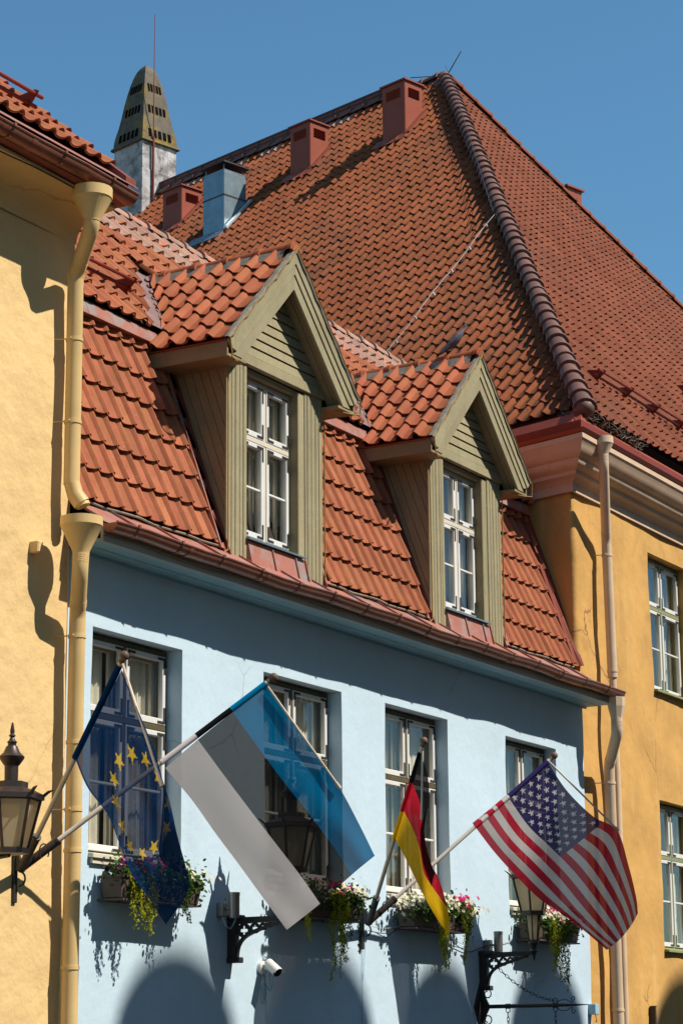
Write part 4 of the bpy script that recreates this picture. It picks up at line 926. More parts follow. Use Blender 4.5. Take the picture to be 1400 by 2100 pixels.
# chimney peeping out behind the far hip
ph_ = onplane(1160, 405, Apex+eV*3, Vector((fw.x, fw.y, 0)).normalized()); mb = MB()
mb.obox(ph_-Vector((0, 0, .6)), eV*.22, nV*.22, (0, 0, .72)); mb.obox(ph_+Vector((0, 0, .13)), eV*.27, nV*.27, (0, 0, .02)); mb.build('chimney', 'redmetal', och)
# cream drainpipes at the corner
fc = on(1235, 897, 1, -.36); funnel(och, (fc.x, fc.y, fc.z), .125, .06, .22, .085, 'cream_pipe')
xq = on(1247, 1200, 1, -.10).x; zq = on(1231, 1115, 1, -.10).z
drainpipe(och, [(fc.x, fc.y, fc.z-.2), (fc.x, fc.y, fc.z-.36), (xq-.05, -.11, zq+.06), (xq, -.11, 6.20)], .06, 'cream_pipe', [(zq-.12, .05), (6.28, None)])
mb = MB(); mb.tube([(xq, -.11, 6.22), (xq+.02, -.11, 5.0), (xq+.03, -.10, 0.1)], .045, 12); mb.build('drainpipe', 'cream_pipe', och, True)
hb_ = on(1262, 1430, 1, -.43); mb = MB(); mb.lathe((hb_.x, hb_.y, hb_.z), [(.065, -.26), (.07, -.24), (.10, -.11), (.105, 0), (.097, 0), (.06, -.2)], 8, .4, False); mb.build('rain_hopper', 'cream_pipe', och)
x3 = on(1252, 1700, 1, -.12).x
drainpipe(och, [(hb_.x, hb_.y, hb_.z-.24), (hb_.x, hb_.y, hb_.z-.42), (x3-.02, -.13, hb_.z-.74), (x3+.02, -.13, 0.1)], .066, 'cream_pipe', [(hb_.z-.95, .05), (4.2, None), (2.25, None)])

# ================================================================== OPPOSITE HOUSE (behind the camera; its round gable tops throw the soft arched shadows)
opp = thing('gabled_house', 'grey plastered house across the street with a row of round-topped gables', 'house', (0, -15, 0))
OY = -14.0; sh = (0-OY)/(-SUN.y); dx, dz = SUN.x*sh, SUN.z*sh      # shift from wall shadow to its caster
mb = MB(); mb.box(-12+dx, 24+dx, OY-6, OY, 0, .35+dz); mb.build('wall', 'opp', opp)
for (cx_, r_, zc) in ((1.30, .95, 1.68), (3.74, .98, 1.76), (6.14, .85, 1.84), (8.66, 1.03, 1.76), (12.95, 1.25, 1.55), (15.6, 1.0, 1.7)):
    pts = [(cx_+dx-r_*1.02, OY, .2+dz)]+[(cx_+dx-r_*math.cos(math.pi*k/28), OY, zc+dz+r_*math.sin(math.pi*k/28)) for k in range(29)]+[(cx_+dx+r_*1.02, OY, .2+dz)]
    mb = MB(); mb.prism(pts, (0, -.3, 0)); mb.build('round_gable', 'opp', opp)

# ================================================================== FLAGS ON WALL BRACKETS
def cr1(p, t):           # Catmull-Rom through a list of tuples, t in 0..1
    n = len(p)-1; x = min(max(t, 0), 1)*n; i = min(int(x), n-1); f = x-i
    P = [p[max(i-1, 0)], p[i], p[i+1], p[min(i+2, n)]]
    if i == 0: P[0] = tuple(2*a-b for a, b in zip(p[0], p[1]))
    if i == n-1: P[3] = tuple(2*a-b for a, b in zip(p[n], p[n-1]))
    return tuple(.5*(2*P[1][k]+(-P[0][k]+P[2][k])*f+(2*P[0][k]-5*P[1][k]+4*P[2][k]-P[3][k])*f*f+(-P[0][k]+3*P[1][k]-3*P[2][k]+P[3][k])*f**3) for k in range(len(P[1])))
def star_in(x, y, cx_, cy_, r, rot=0.0):
    dx_, dy_ = x-cx_, y-cy_; q = math.hypot(dx_, dy_)
    if q > r: return False
    a = (math.atan2(dx_, -dy_)+rot) % (2*math.pi/5); a = min(a, 2*math.pi/5-a)
    ri = r*.382; # edge between outer tip (angle 0) and inner notch (36 deg)
    x1, y1 = r, 0; x2, y2 = ri*math.cos(math.pi/5), ri*math.sin(math.pi/5); px_, py_ = q*math.cos(a), q*math.sin(a)
    return (x2-x1)*(py_-y1)-(y2-y1)*(px_-x1) >= 0
BRK = {'L': on(45, 1780, 1, -.12), 'R': on(757, 1890, 1, -.10)}
TIP = {('L', 0): on(254, 1347, 1, -1.62), ('L', 1): on(559, 1391, 1, -1.62), ('R', 0): on(868, 1521, 1, -1.45), ('R', 1): on(1134, 1551, 1, -1.45)}
def flag(name, label, key, iso, printer, ns, ntt, mat, seed, rod_px, ripple=.012, fold=0.0, nf=3):
    B = BRK[key[0]]; T = TIP[key]; h = Vector((T.x-B.x, T.y-B.y, 0)).normalized(); pn = Vector((-h.y, h.x, 0))
    if pn.dot(fw) > 0: pn = -pn      # towards the camera side
    mb = MB(); cols = []
    def surfp(s, t):
        rows = [cr1(c, s) for c in iso]; u_, v_, off = cr1(rows, t)
        P = onplane(u_, v_, B, pn); d = (P-CAM).normalized()
        wv = ripple*s*(math.sin(7*s+5*t+seed)+.6*math.sin(15*s-9*t+seed*2)+.5*math.sin(21*t+4*s+seed))
        wv += fold*min(1, s*2.2)*(math.sin(t*2*math.pi*nf+1.3*math.sin(3*s+seed)+2.2*s)+.4*math.sin(t*2*math.pi*nf*2.3+seed+3*s))*(1-.35*s)
        return P-d*(off+wv)
    grid = [[surfp(i/ns, j/ntt) for i in range(ns+1)] for j in range(ntt+1)]
    base = mb.quadstrip(grid)
    me = bpy.data.meshes.new(name); me.from_pydata(mb.v, [], mb.f); me.materials.append(mat); me.update()
    ca = me.color_attributes.new('print', 'FLOAT_COLOR', 'CORNER'); data = []
    for j in range(ntt):
        for i in range(ns):
            data += list(printer((i+.5)/ns, (j+.5)/ntt))*4
    buf = []
    buf = data
    ca.data.foreach_set('color', buf); me.polygons.foreach_set('use_smooth', [True]*len(me.polygons))
    o = link(name, me); tag(o, label, 'flag', 'flags on the wall brackets')
    # hem sleeve round the pole
    p0 = grid[0][0]; p1 = grid[-1][0]; ax = T-B; n = 24
    q0 = B+ax*((p0-B).dot(ax)/ax.length_squared); q1 = B+ax*((p1-B).dot(ax)/ax.length_squared)
    mb = MB(); mb.tube([q0.lerp(q1, i/n) for i in range(n+1)], .024, 10, False)
    m2 = bpy.data.meshes.new('sleeve'); m2.from_pydata(mb.v, [], mb.f); m2.materials.append(MT['sleeve']); m2.update()
    c2 = m2.color_attributes.new('print', 'FLOAT_COLOR', 'CORNER'); buf = []
    for i in range(n):
        for k in range(10): buf += (list(printer(.0, (i+.5)/n))[:3]+[0.0])*4
    c2.data.foreach_set('color', buf); m2.polygons.foreach_set('use_smooth', [True]*len(m2.polygons)); link('sleeve', m2, o)
    return o
MT['flagcloth'] = flagmat('flag_cloth', .20, .50)
MT['flagthin'] = flagmat('thin_flag_cloth', .34, .45)
MT['sleeve'] = flagmat('flag_sleeve', .0, .0)
def pole_set(key, label, spreads):
    B = BRK[key]; r = thing('flag_bracket', label, 'flag bracket', (B.x, 0, B.z-.25), 'flag brackets on the walls')
    wally = YW if key == 'L' else 0
    mb = MB(); mb.box(B.x-.022, B.x+.022, wally-.035, wally+.01, B.z-.26, B.z+.22); mb.prism([(B.x-.012, wally-.03, B.z-.02), (B.x-.012, B.y-.03, B.z-.03), (B.x-.012, B.y+.02, B.z+.10), (B.x-.012, wally-.03, B.z+.14)], (.024, 0, 0)); bevel(mb.build('wall_plate', 'iron', r), .004)
    mb = MB(); mb.tube([(B.x+.02, wally-.05-.055*math.sin(a), B.z-.08+.055*math.cos(a)) for a in [math.pi*k/9 for k in range(10)]], .008, 6); mb.build('hook', 'iron', r, True)
    for k in (0, 1):
        T = TIP[(key, k)]; d = (T-B).normalized()
        mb = MB(); mb.tube([B-d*.02, B+d*.34], .033, 12); mb.tube([B+d*.325, B+d*.345], .037, 12); mb.build('socket', 'iron' if k == 0 else 'bronze', r, True)
        mb = MB(); mb.tube([B+d*.3, T], .0195, 12); po = mb.build('pole', 'pole', r, True)
        mb = MB(); mb.sphere(T+d*.012, .036, 12, 8); mb.tube([T-d*.05, T-d*.015], .023, 10); mb.build('finial_ball', 'ball', po, True)
        if spreads[k]:
            h = Vector((T.x-B.x, T.y-B.y, 0)).normalized(); pn = Vector((-h.y, h.x, 0)); (ua, va, ub, vb_) = spreads[k]
            toward = (CAM-T).normalized()*.03
            a = onplane(ua, va, B, pn)+toward; b = onplane(ub, vb_, B, pn)+toward; mb = MB(); mb.tube([a, b], .0095, 8); mb.tube([b-(b-a).normalized()*.03, b+(b-a).normalized()*.02], .014, 8); mb.build('spreader_rod', 'rod', po, True)
    mb = MB(); c = B+(TIP[(key, 1)]-B).normalized()*.2; mb.tube([c+Vector((.06*math.cos(a), -.01, .06*math.sin(a))) for a in [math.pi*1.5*k/12-.6 for k in range(13)]], .006, 5); mb.build('wire_loop', 'iron', r, True)
    return r
pole_set('L', 'black iron double flag bracket with two pale poles on the pale yellow wall', [(252, 1362, 331, 1608), (549, 1408, 694, 1612)])
pole_set('R', 'black iron double flag bracket with two pale poles on the blue wall', [(866, 1540, 864, 1676), (1126, 1563, 1264, 1700)])
# blue, black and white tricolour
def p_est(s, t): return (.0, .17, .36, .14) if t < 1/3 else ((.012, .012, .014, .20) if t < 2/3 else (.60, .56, .55, .06))
iso = [[(545, 1403, 0), (600, 1478, 0), (652, 1550, 0), (697, 1617, 0), (735, 1688, 0), (768, 1755, .02)],
       [(477, 1460, 0), (529, 1532, .01), (583, 1605, .02), (636, 1672, .01), (684, 1737, .0), (721, 1794, .03)],
       [(406, 1517, 0), (458, 1588, .01), (512, 1660, .02), (567, 1732, .01), (617, 1797, 0), (656, 1853, .02)],
       [(339, 1575, 0), (394, 1641, 0), (440, 1706, .03), (490, 1773, .03), (540, 1842, .01), (588, 1907, 0)]]
flag('blue_black_white_flag', 'blue, black and white striped flag stretched out from the bracket on the yellow wall', ('L', 1), iso, p_est, 90, 66, MT['flagcloth'], 1.3, None, .014, .016, 1.2)
# blue flag with a ring of yellow stars
EUS = [(.40+.30*math.sin(2*math.pi*k/12)*.667, .5-.30*math.cos(2*math.pi*k/12)) for k in range(12)]
def p_eu(s, t):
    for (cx_, cy_) in EUS:
        if star_in((s-.4)*1.5, t-.5, (cx_-.4)*1.5, cy_-.5, .062, math.pi/2): return (.66, .46, .05, .10)
    return (.004, .032, .115, .26) if .025 < t < .975 and s < .98 else (.005, .03, .13, .05)
iso = [[(250, 1374, 0), (283, 1455, .03), (313, 1530, .03), (334, 1606, .05), (331, 1690, .10), (330, 1762, .14), (385, 1800, .10)],
       [(227, 1420, 0), (268, 1500, .02), (306, 1575, .0), (345, 1650, .01), (364, 1716, .02), (381, 1776, .02), (389, 1815, .03)],
       [(203, 1466, 0), (238, 1545, -.02), (272, 1625, .02), (302, 1700, -.02), (325, 1762, .0), (352, 1818, -.02), (375, 1850, .0)],
       [(179, 1512, 0), (210, 1585, .02), (246, 1660, .0), (268, 1735, .02), (298, 1790, .0), (328, 1845, .02), (357, 1873, 0)],
       [(155, 1557, 0), (180, 1615, 0), (222, 1672, .01), (247, 1735, .02), (272, 1795, .0), (306, 1842, .01), (340, 1896, 0)]]
flag('starred_blue_flag', 'sheer dark blue flag with a ring of yellow stars', ('L', 0), iso, p_eu, 200, 134, MT['flagthin'], 2.2, None, .010, .035, 2.6)
# black, red and gold flag
def p_de(s, t): return (.012, .012, .014, .10) if t < 1/3 else ((.50, .012, .03, .05) if t < 2/3 else (.78, .45, .012, .03))
iso = [[(862, 1541, 0), (877, 1595, .0), (878, 1648, .02), (862, 1700, .10), (866, 1765, .10), (884, 1818, .10)],
       [(842, 1598, 0), (861, 1648, .0), (867, 1692, .03), (873, 1735, .02), (885, 1775, .0), (894, 1792, .0)],
       [(823, 1655, 0), (847, 1702, .01), (861, 1745, .03), (869, 1790, .02), (889, 1823, .0), (917, 1862, .0)],
       [(806, 1712, 0), (831, 1760, .0), (860, 1820, .02), (882, 1861, .02), (904, 1897, .0), (921, 1918, .0)]]
flag('black_red_gold_flag', 'black, red and gold striped flag hanging folded in front of the window', ('R', 0), iso, p_de, 96, 75, MT['flagcloth'], .4, None, .008, .02, 1.6)
# stars and stripes
def p_us(s, t):
    if s < .40 and t < 7/13:
        x, y = s*1.9, t
        for r in range(9):
            nn = 6 if r % 2 == 0 else 5
            for c in range(nn):
                cx_ = (.063*(1+2*c) if nn == 6 else .063*(2+2*c)); cy_ = .054*(r+1)
                if abs(x-cx_) < .05 and abs(y-cy_) < .05 and star_in(x, y, cx_, cy_, .036): return (.62, .58, .58, .05)
        return (.035, .026, .11, .10)
    return (.48, .018, .04, .07) if int(t*13) % 2 == 0 else (.62, .57, .55, .07)
iso = [[(1121, 1561, 0), (1162, 1622, .0), (1215, 1674, .01), (1264, 1703, .0), (1288, 1776, .0), (1303, 1838, .02), (1307, 1873, .03)],
       [(1083, 1592, 0), (1124, 1656, .01), (1172, 1706, .02), (1222, 1745, .03), (1256, 1800, .02), (1283, 1858, .0), (1295, 1895, .04)],
       [(1044, 1625, 0), (1088, 1688, .0), (1136, 1735, .04), (1181, 1780, .01), (1222, 1832, .0), (1257, 1884, .02), (1276, 1920, .0)],
       [(1006, 1657, 0), (1050, 1719, .01), (1097, 1766, .02), (1142, 1813, .01), (1185, 1864, .02), (1226, 1908, .0), (1258, 1937, .03)],
       [(968, 1688, 0), (1012, 1746, .0), (1058, 1797, .0), (1103, 1841, .0), (1148, 1872, .02), (1196, 1908, .01), (1243, 1948, .0)]]
flag('stars_and_stripes_flag', 'red and white striped flag with white stars on a blue canton', ('R', 1), iso, p_us, 247, 130, MT['flagcloth'], 3.1, None, .014, .012, 1.4)

# ================================================================== LANTERNS
def lantern(root, c, scale, stem):
    """hexagonal street lantern; c = centre of the lower glass rim"""
    x, y, z = c; k = scale; rt, rb, hg = .215*k, .125*k, .35*k; n = 6; rot = .26
    P = lambda r, a, zz: Vector((x+r*math.cos(a), y+r*math.sin(a), z+zz))
    an = [rot+2*math.pi*i/n for i in range(n)]
    for i in range(n):
        a, b = an[i], an[(i+1) % n]
        m = MB(); m.poly([P(rb*.96, a, 0), P(rb*.96, b, 0), P(rt*.96, b, hg), P(rt*.96, a, hg)]); m.build('lantern_pane', 'frost', root)
        m = MB(); m.tube([P(rb, a, -.01), P(rt, a, hg+.01)], .0125*k, 6); m.build('glazing_bar', 'bronze', root)
        m = MB(); v = (P(1, a, 0)-P(0, a, 0)); q = P(rt*1.08, a, hg+.03*k); m.tube([q, q+v*.035*k+Vector((0, 0, .03*k)), q+v*.07*k+Vector((0, 0, .045*k))], [.014*k, .012*k, .003*k], 6); m.build('leaf_ornament', 'bronze', root, True)
    m = MB(); m.lathe((x, y, z+hg), [(rt*.98, -.01), (rt*1.12, .0), (rt*1.12, .035*k), (rt*1.02, .045*k), (rt*.72, .075*k), (rt*.56, .085*k), (rt*.56, .125*k), (rt*.36, .13*k)], n, rot); m.build('lantern_roof', 'bronze', root)
    m = MB(); m.lathe((x, y, z+hg), [(.048*k, .12*k), (.050*k, .24*k), (.06*k, .25*k), (.088*k, .29*k), (.093*k, .305*k), (.06*k, .335*k), (.04*k, .38*k), (.03*k, .385*k), (.03*k, .40*k), (.037*k, .41*k), (.022*k, .425*k), (.014*k, .445*k), (.026*k, .455*k), (.014*k, .47*k), (.017*k, .49*k), (.006*k, .55*k)], 16); m.build('chimney_and_finial', 'bronze', root, True)
    m = MB(); m.lathe((x, y, z), [(rb*.9, -.035*k), (rb*1.12, -.03*k), (rb*1.14, .005*k), (rb*1.0, .012*k)], n, rot); m.build('lower_rim', 'bronze', root)
    if stem:
        for i in range(n):
            m = MB(); m.tube([P(.075*k, an[i], -.02*k), P(.05*k, an[i], -.30*k)], .0075*k, 5); m.build('stem_bar', 'bronze', root)
        m = MB(); m.lathe((x, y, z), [(.062*k, -.03*k), (.06*k, -.11*k), (.038*k, -.28*k)], 10); m.build('lamp_gear', 'frost', root, True)
        m = MB(); m.lathe((x, y, z), [(.05*k, -.30*k), (.055*k, -.32*k), (.035*k, -.34*k), (.03*k, -.38*k), (.045*k, -.40*k), (.022*k, -.43*k), (.018*k, -.45*k), (.003*k, -.50*k)], 12); m.build('stem_base', 'iron', root, True)
def cast_bracket(root, X, z_arm, reach, hgt):
    """cast-iron bracket standing out from the wall at y = 0 with pierced quatrefoils; plane X = const"""
    th = .045; parts = MB()
    m = MB(); m.box(X-.04, X+.04, -.085, .004, z_arm-hgt, z_arm+.03); m.box(X-.05, X+.05, -.12, .004, z_arm-hgt-.03, z_arm-hgt+.02); m.box(X-.05, X+.05, -.14, .004, z_arm+.0, z_arm+.05); bevel(m.build('back_plate', 'iron', root), .008)
    m = MB(); m.hexa([(X-.025, -reach, z_arm-.01), (X+.025, -reach, z_arm-.01), (X+.025, -.08, z_arm-.03), (X-.025, -.08, z_arm-.03), (X-.025, -reach, z_arm+.03), (X+.025, -reach, z_arm+.03), (X+.025, -.08, z_arm+.03), (X-.025, -.08, z_arm+.03)]); m.build('arm', 'iron', root)
    low = [(X, -.075-.0*i, z_arm-hgt+.05) for i in range(1)]
    pts = [(X, -.09, z_arm-hgt+.04), (X, -.11, z_arm-hgt*.62), (X, -.16, z_arm-hgt*.44), (X, -.25, z_arm-hgt*.31), (X, -.38, z_arm-hgt*.19), (X, -reach*.9, z_arm-.02)]
    m = MB(); rows = []
    for q in range(25):
        p = cr1(pts, q/24); rows.append([(p[0]-.022, p[1], p[2]-.012), (p[0]+.022, p[1], p[2]-.012), (p[0]+.022, p[1]+.006, p[2]+.014), (p[0]-.022, p[1]+.006, p[2]+.014)])
    m.quadstrip(rows, True); m.build('curved_brace', 'iron', root, True)
    for (yc, zc, r) in ((-.155, z_arm-.085, .062), (-.265, z_arm-.068, .046), (-.350, z_arm-.056, .034), (-.42, z_arm-.045, .024)):
        inner, outer = [], []
        for q in range(40):
            a = 2*math.pi*q/40; l = abs(math.cos(2*a)); ri = r*(.30+.42*l); outer.append((yc+math.cos(a)*r, zc+math.sin(a)*r)); inner.append((yc+math.cos(a)*ri, zc+math.sin(a)*ri))
        m = MB(); t = .014
        m.quadstrip([[(X-t, a, b) for a, b in outer], [(X-t, a, b) for a, b in inner], [(X+t, a, b) for a, b in inner], [(X+t, a, b) for a, b in outer], [(X-t, a, b) for a, b in outer]], True); m.build('quatrefoil', 'iron', root)
for (bx, axp, glass_v, lab) in ((on(470, 1920, 1, 0).x, None, 1800, 'black iron wall lantern on a pierced bracket behind the blue, black and white flag'), (on(985, 1985, 1, 0).x, None, 1880, 'black iron wall lantern on a pierced bracket half hidden by the starred striped flag')):
    mid = bx < 5
    ax = on(598 if mid else 1092, glass_v, 0, bx); t = thing('wall_lantern', lab, 'lantern', (bx, 0, 2.5), 'wall lanterns')
    zarm = on(570 if mid else 1075, 1885 if mid else 1957, 0, bx).z
    lantern(t, (bx, ax.y, zarm+.43), 1.0, True); cast_bracket(t, bx, zarm, -ax.y-.01, .33)
lc = on(20, 1742, 1, -.85); t = thing('wall_lantern', 'brown metal lantern with seedy yellowish glass on the pale yellow wall', 'lantern', (lc.x, YW, 2.9), 'wall lanterns')
lantern(t, (lc.x, lc.y, lc.z), 1.0, False)
mb = MB(); mb.tube([(lc.x, lc.y, lc.z-.04), (lc.x, lc.y+.1, lc.z-.05), (lc.x, YW+.01, lc.z-.05)], .016, 8); mb.tube([(lc.x, lc.y+.12, lc.z-.06), (lc.x, lc.y+.3, lc.z-.09), (lc.x, lc.y+.55, lc.z-.2), (lc.x, YW, lc.z-.42)], .012, 8); mb.build('bracket_arm', 'bronze', t, True)
mb = MB(); mb.box(lc.x-.035, lc.x+.035, YW-.03, YW+.01, lc.z-.5, lc.z+.05); mb.build('back_plate', 'bronze', t)

# ================================================================== FLOWER BOXES
def leafquads(mb, c, nrm, size, rnd, k=4):
    a = Vector((rnd.uniform(-1, 1), rnd.uniform(-1, 1), rnd.uniform(-1, 1))); a = (a-nrm*a.dot(nrm)); a = a.normalized() if a.length > 1e-3 else Vector((1, 0, 0)); b = nrm.cross(a)
    pts = [(-.5, 0), (-.15, .38), (.35, .3), (.5, 0), (.35, -.3), (-.15, -.38)] if k == 6 else [(-.5, 0), (.05, .38), (.5, 0), (.05, -.38)]
    mb.poly([c+a*(p*size)+b*(q*size) for p, q in pts])
def flower_box(x0, x1, z, label, seed, spec):
    rnd = random.Random(seed); r = thing('flower_box', label, 'flower box', ((x0+x1)/2, -.15, z-.16), 'flower boxes under the windows')
    m = MB(); m.hexa([(x0+.03, -.235, z-.16), (x1-.03, -.235, z-.16), (x1-.03, -.06, z-.16), (x0+.03, -.06, z-.16), (x0, -.255, z), (x1, -.255, z), (x1, -.05, z), (x0, -.05, z)])
    m.box(x0-.012, x1+.012, -.268, -.038, z-.004, z+.02); bevel(m.build('planter', 'boxclay', r), .006)
    m = MB(); m.box(x0+.02, x1-.02, -.26, -.002, z-.18, z-.165); m.build('bracket_shelf', 'boxclay', r)
    def blob(name, mat, n, size, cx_, sx, zc, sz, yc, sy, k=4, up=.35):
        mb = MB()
        for _ in range(n):
            c = Vector((rnd.gauss(cx_, sx), rnd.gauss(yc, sy), rnd.gauss(zc, sz))); c.x = min(max(c.x, x0-.12), x1+.22); c.y = min(c.y, -.02); nn = Vector((rnd.uniform(-1, 1), rnd.uniform(-1, .3), rnd.uniform(-.3, 1)+up)).normalized(); leafquads(mb, c, nn, size*rnd.uniform(.7, 1.3), rnd, k)
        o = mb.build(name, mat, r); o['kind'] = 'stuff'; return o
    W = x1-x0; cx_ = (x0+x1)/2
    mb = MB()
    for _ in range(1900):
        q = rnd.random(); c = Vector((x0+q*W+rnd.gauss(0, .04), -.19+rnd.gauss(0, .08), z+.0+rnd.gauss(.03, .065)+.035*math.sin(q*17+seed)))
        c.y = min(c.y, -.015); leafquads(mb, c, Vector((rnd.uniform(-1, 1), rnd.uniform(-1, .2), rnd.uniform(0, 1.2))).normalized(), rnd.uniform(.022, .045), rnd, 6)
    o = mb.build('foliage', 'leaf', r); o['kind'] = 'stuff'
    for (q, drop, nst, mat) in spec['trail']:
        for s in range(nst):
            xx = x0+q*W+rnd.gauss(0, .055); L = drop*rnd.uniform(.6, 1.15); mb = MB(); y_ = -.27+rnd.uniform(-.05, .03); n = int(L/.012); ph = rnd.uniform(0, 6)
            path = [Vector((xx+.025*math.sin(i*.22+ph)+rnd.gauss(0, .003), y_-.03*math.sin(min(1, i/6)*1.57)+.018*math.sin(i*.17+ph*2), z+.07-i*.0135)) for i in range(n+1)]
            mb.tube(path[::4]+[path[-1]], .0022, 3, False)
            for p in path:
                for _ in range(2): leafquads(mb, p+Vector((rnd.gauss(0, .012), rnd.gauss(0, .012), 0)), Vector((rnd.uniform(-1, 1), rnd.uniform(-1.2, .2), rnd.uniform(-.2, 1))).normalized(), rnd.uniform(.016, .03), rnd, 4)
            mb.build('trailing_vine', mat, r)
    for (q, sx, n, mat, zc) in spec['bloom']:
        mb = MB()
        for _ in range(n):                      # small heads: five petals facing out
            h = Vector((x0+q*W+rnd.gauss(0, sx), -.20+rnd.gauss(0, .07), z+zc+rnd.gauss(0, .04))); h.y = min(h.y, -.03)
            nn = Vector((rnd.uniform(-.6, .6), rnd.uniform(-1.2, -.2), rnd.uniform(0, 1))).normalized(); rr = rnd.uniform(.016, .028)
            a = nn.orthogonal().normalized(); b = nn.cross(a)
            for p in range(5):
                t = 2*math.pi*p/5; d = a*math.cos(t)+b*math.sin(t); e = nn.cross(d); mb.poly([h, h+d*rr*.7+e*rr*.5+nn*.003, h+d*rr*1.25, h+d*rr*.7-e*rr*.5+nn*.003])
        o = mb.build('blossoms', mat, r); o['kind'] = 'stuff'
    return r
bx = [(.10, 1.28), (2.80, 4.02), (5.08, 6.30), (7.84, 9.02)]
BZ = 3.13
flower_box(*bx[0], BZ, 'flower box with violet and dark blooms below the window behind the starred blue flag', 71,
           dict(trail=[(.15, .42, 5, 'lime'), (.28, .5, 6, 'lime'), (.72, .4, 4, 'leaf')], bloom=[(.12, .10, 40, 'petalv', .07), (.4, .12, 40, 'petalp', .12), (.9, .12, 60, 'petalw', .08), (.25, .1, 30, 'petald', .03)]))
flower_box(*bx[1], BZ, 'flower box with yellow-green trailers and white blooms under the blue, black and white flag', 72,
           dict(trail=[(.12, .4, 4, 'lime'), (.52, .62, 6, 'lime'), (.66, .55, 6, 'lime'), (.75, .42, 4, 'leaf')], bloom=[(.85, .13, 280, 'petalw', .09), (.3, .2, 110, 'petalw', .10), (.62, .10, 50, 'petalp', .13), (1.03, .05, 50, 'petalw', .06)]))
flower_box(*bx[2], BZ, 'flower box full of white blooms beside the black, red and gold flag', 73,
           dict(trail=[(.40, .52, 8, 'lime'), (.82, .45, 6, 'lime'), (.1, .2, 3, 'leaf'), (.9, .3, 3, 'leaf')], bloom=[(.30, .24, 520, 'petalw', .08), (.55, .15, 220, 'petalw', .10), (.87, .08, 110, 'petalp', .12), (1.02, .10, 90, 'petalw', .06)]))
flower_box(*bx[3], BZ, 'flower box with crimson and pink blooms behind the right-hand lantern', 74,
           dict(trail=[(.30, .5, 6, 'lime'), (.48, .55, 6, 'lime'), (.58, .6, 4, 'leaf'), (.4, .3, 3, 'leaf')], bloom=[(.35, .18, 380, 'petalw', .09), (.42, .10, 60, 'petalp', .14), (.8, .13, 110, 'petald', .06), (.7, .1, 60, 'petalp', .09)]))

# ================================================================== SMALL THINGS ON THE WALLS
def spotlight(p, label, tilt):
    t = thing('wall_spotlight', label, 'spotlight', (p.x, 0, p.z), 'steel wall spotlights')
    m = MB(); m.box(p.x-.055, p.x+.03, -.075, .004, p.z-.085, p.z+.035); bevel(m.build('junction_housing', 'steel', t), .006)
    m = MB(); m.tube([(p.x-.01, -.07, p.z-.02), (p.x-.01, -.11, p.z-.02)], .012, 8); m.build('swivel', 'steel', t)
    c = Vector((p.x, -.155, p.z)); d = Vector((tilt*.12, 0, 1)).normalized()
    m = MB(); m.tube([c-d*.10, c-d*.085, c+d*.09, c+d*.092, c+d*.12], [.043, .047, .047, .050, .050], 16); m.build('lamp_barrel', 'steel', t, True)
    m = MB(); m.tube([(p.x-.03, -.05, p.z-.08), (p.x-.03, -.09, p.z-.17), (p.x+.03, -.10, p.z-.19), (p.x+.07, -.12, p.z-.12), (p.x+.05, -.14, p.z-.09)], .007, 6); m.build('flex', 'wireblue', t, True)
spotlight(on(447, 1860, 1, 0)+Vector((.02, 0, .0)), 'steel cylinder spotlight above the bracket behind the blue, black and white flag', 0)
spotlight(on(994, 1935, 1, 0), 'steel cylinder spotlight above the pierced bracket that carries the chain', .2)
c = on(534, 1985, 1, 0); t = thing('security_camera', 'white bullet security camera with looped cable on the blue wall', 'camera', (c.x, 0, c.z))
m = MB(); m.tube([(c.x, .004, c.z), (c.x, -.035, c.z), (c.x, -.05, c.z)], [.06, .06, .045], 20); m.build('mount', 'camwhite', t, True)
m = MB(); m.tube([(c.x, -.04, c.z), (c.x, -.10, c.z+.01)], .03, 14); m.build('neck', 'camwhite', t, True)
d = Vector((-.35, -.75, -.45)).normalized(); b = Vector((c.x+.0, -.10, c.z+.02))
m = MB(); m.tube([b-d*.03, b-d*.02, b+d*.13, b+d*.135], [.03, .043, .043, .043], 18); m.build('camera_body', 'camwhite', t, True)
m = MB(); m.tube([b+d*.134, b+d*.139], .04, 18); m.build('lens_face', 'black', t, True)
sd_ = d.cross(Vector((0, 0, 1))).normalized(); up_ = sd_.cross(d)
m = MB(); rows = [[b+d*y_+sd_*(.046*math.cos(a))+up_*(.046*math.sin(a)+.004) for a in [math.pi*k/10 for k in range(11)]] for y_ in (-.03, .165)]; m.quadstrip(rows); m.build('sun_hood', 'camwhite', t, True)
m = MB(); m.tube([cr1([(c.x+.04, -.02, c.z+.10), (c.x+.09, -.05, c.z+.06), (c.x+.12, -.06, c.z-.08), (c.x+.08, -.05, c.z-.2), (c.x+.02, -.03, c.z-.12), (c.x+.02, -.03, c.z-.24), (c.x+.055, -.02, c.z-.28), (c.x+.07, -.015, c.z-.2), (c.x+.06, .0, c.z-.02)], k/40) for k in range(41)], .006, 6); m.build('cable', 'wireblue', t, True)
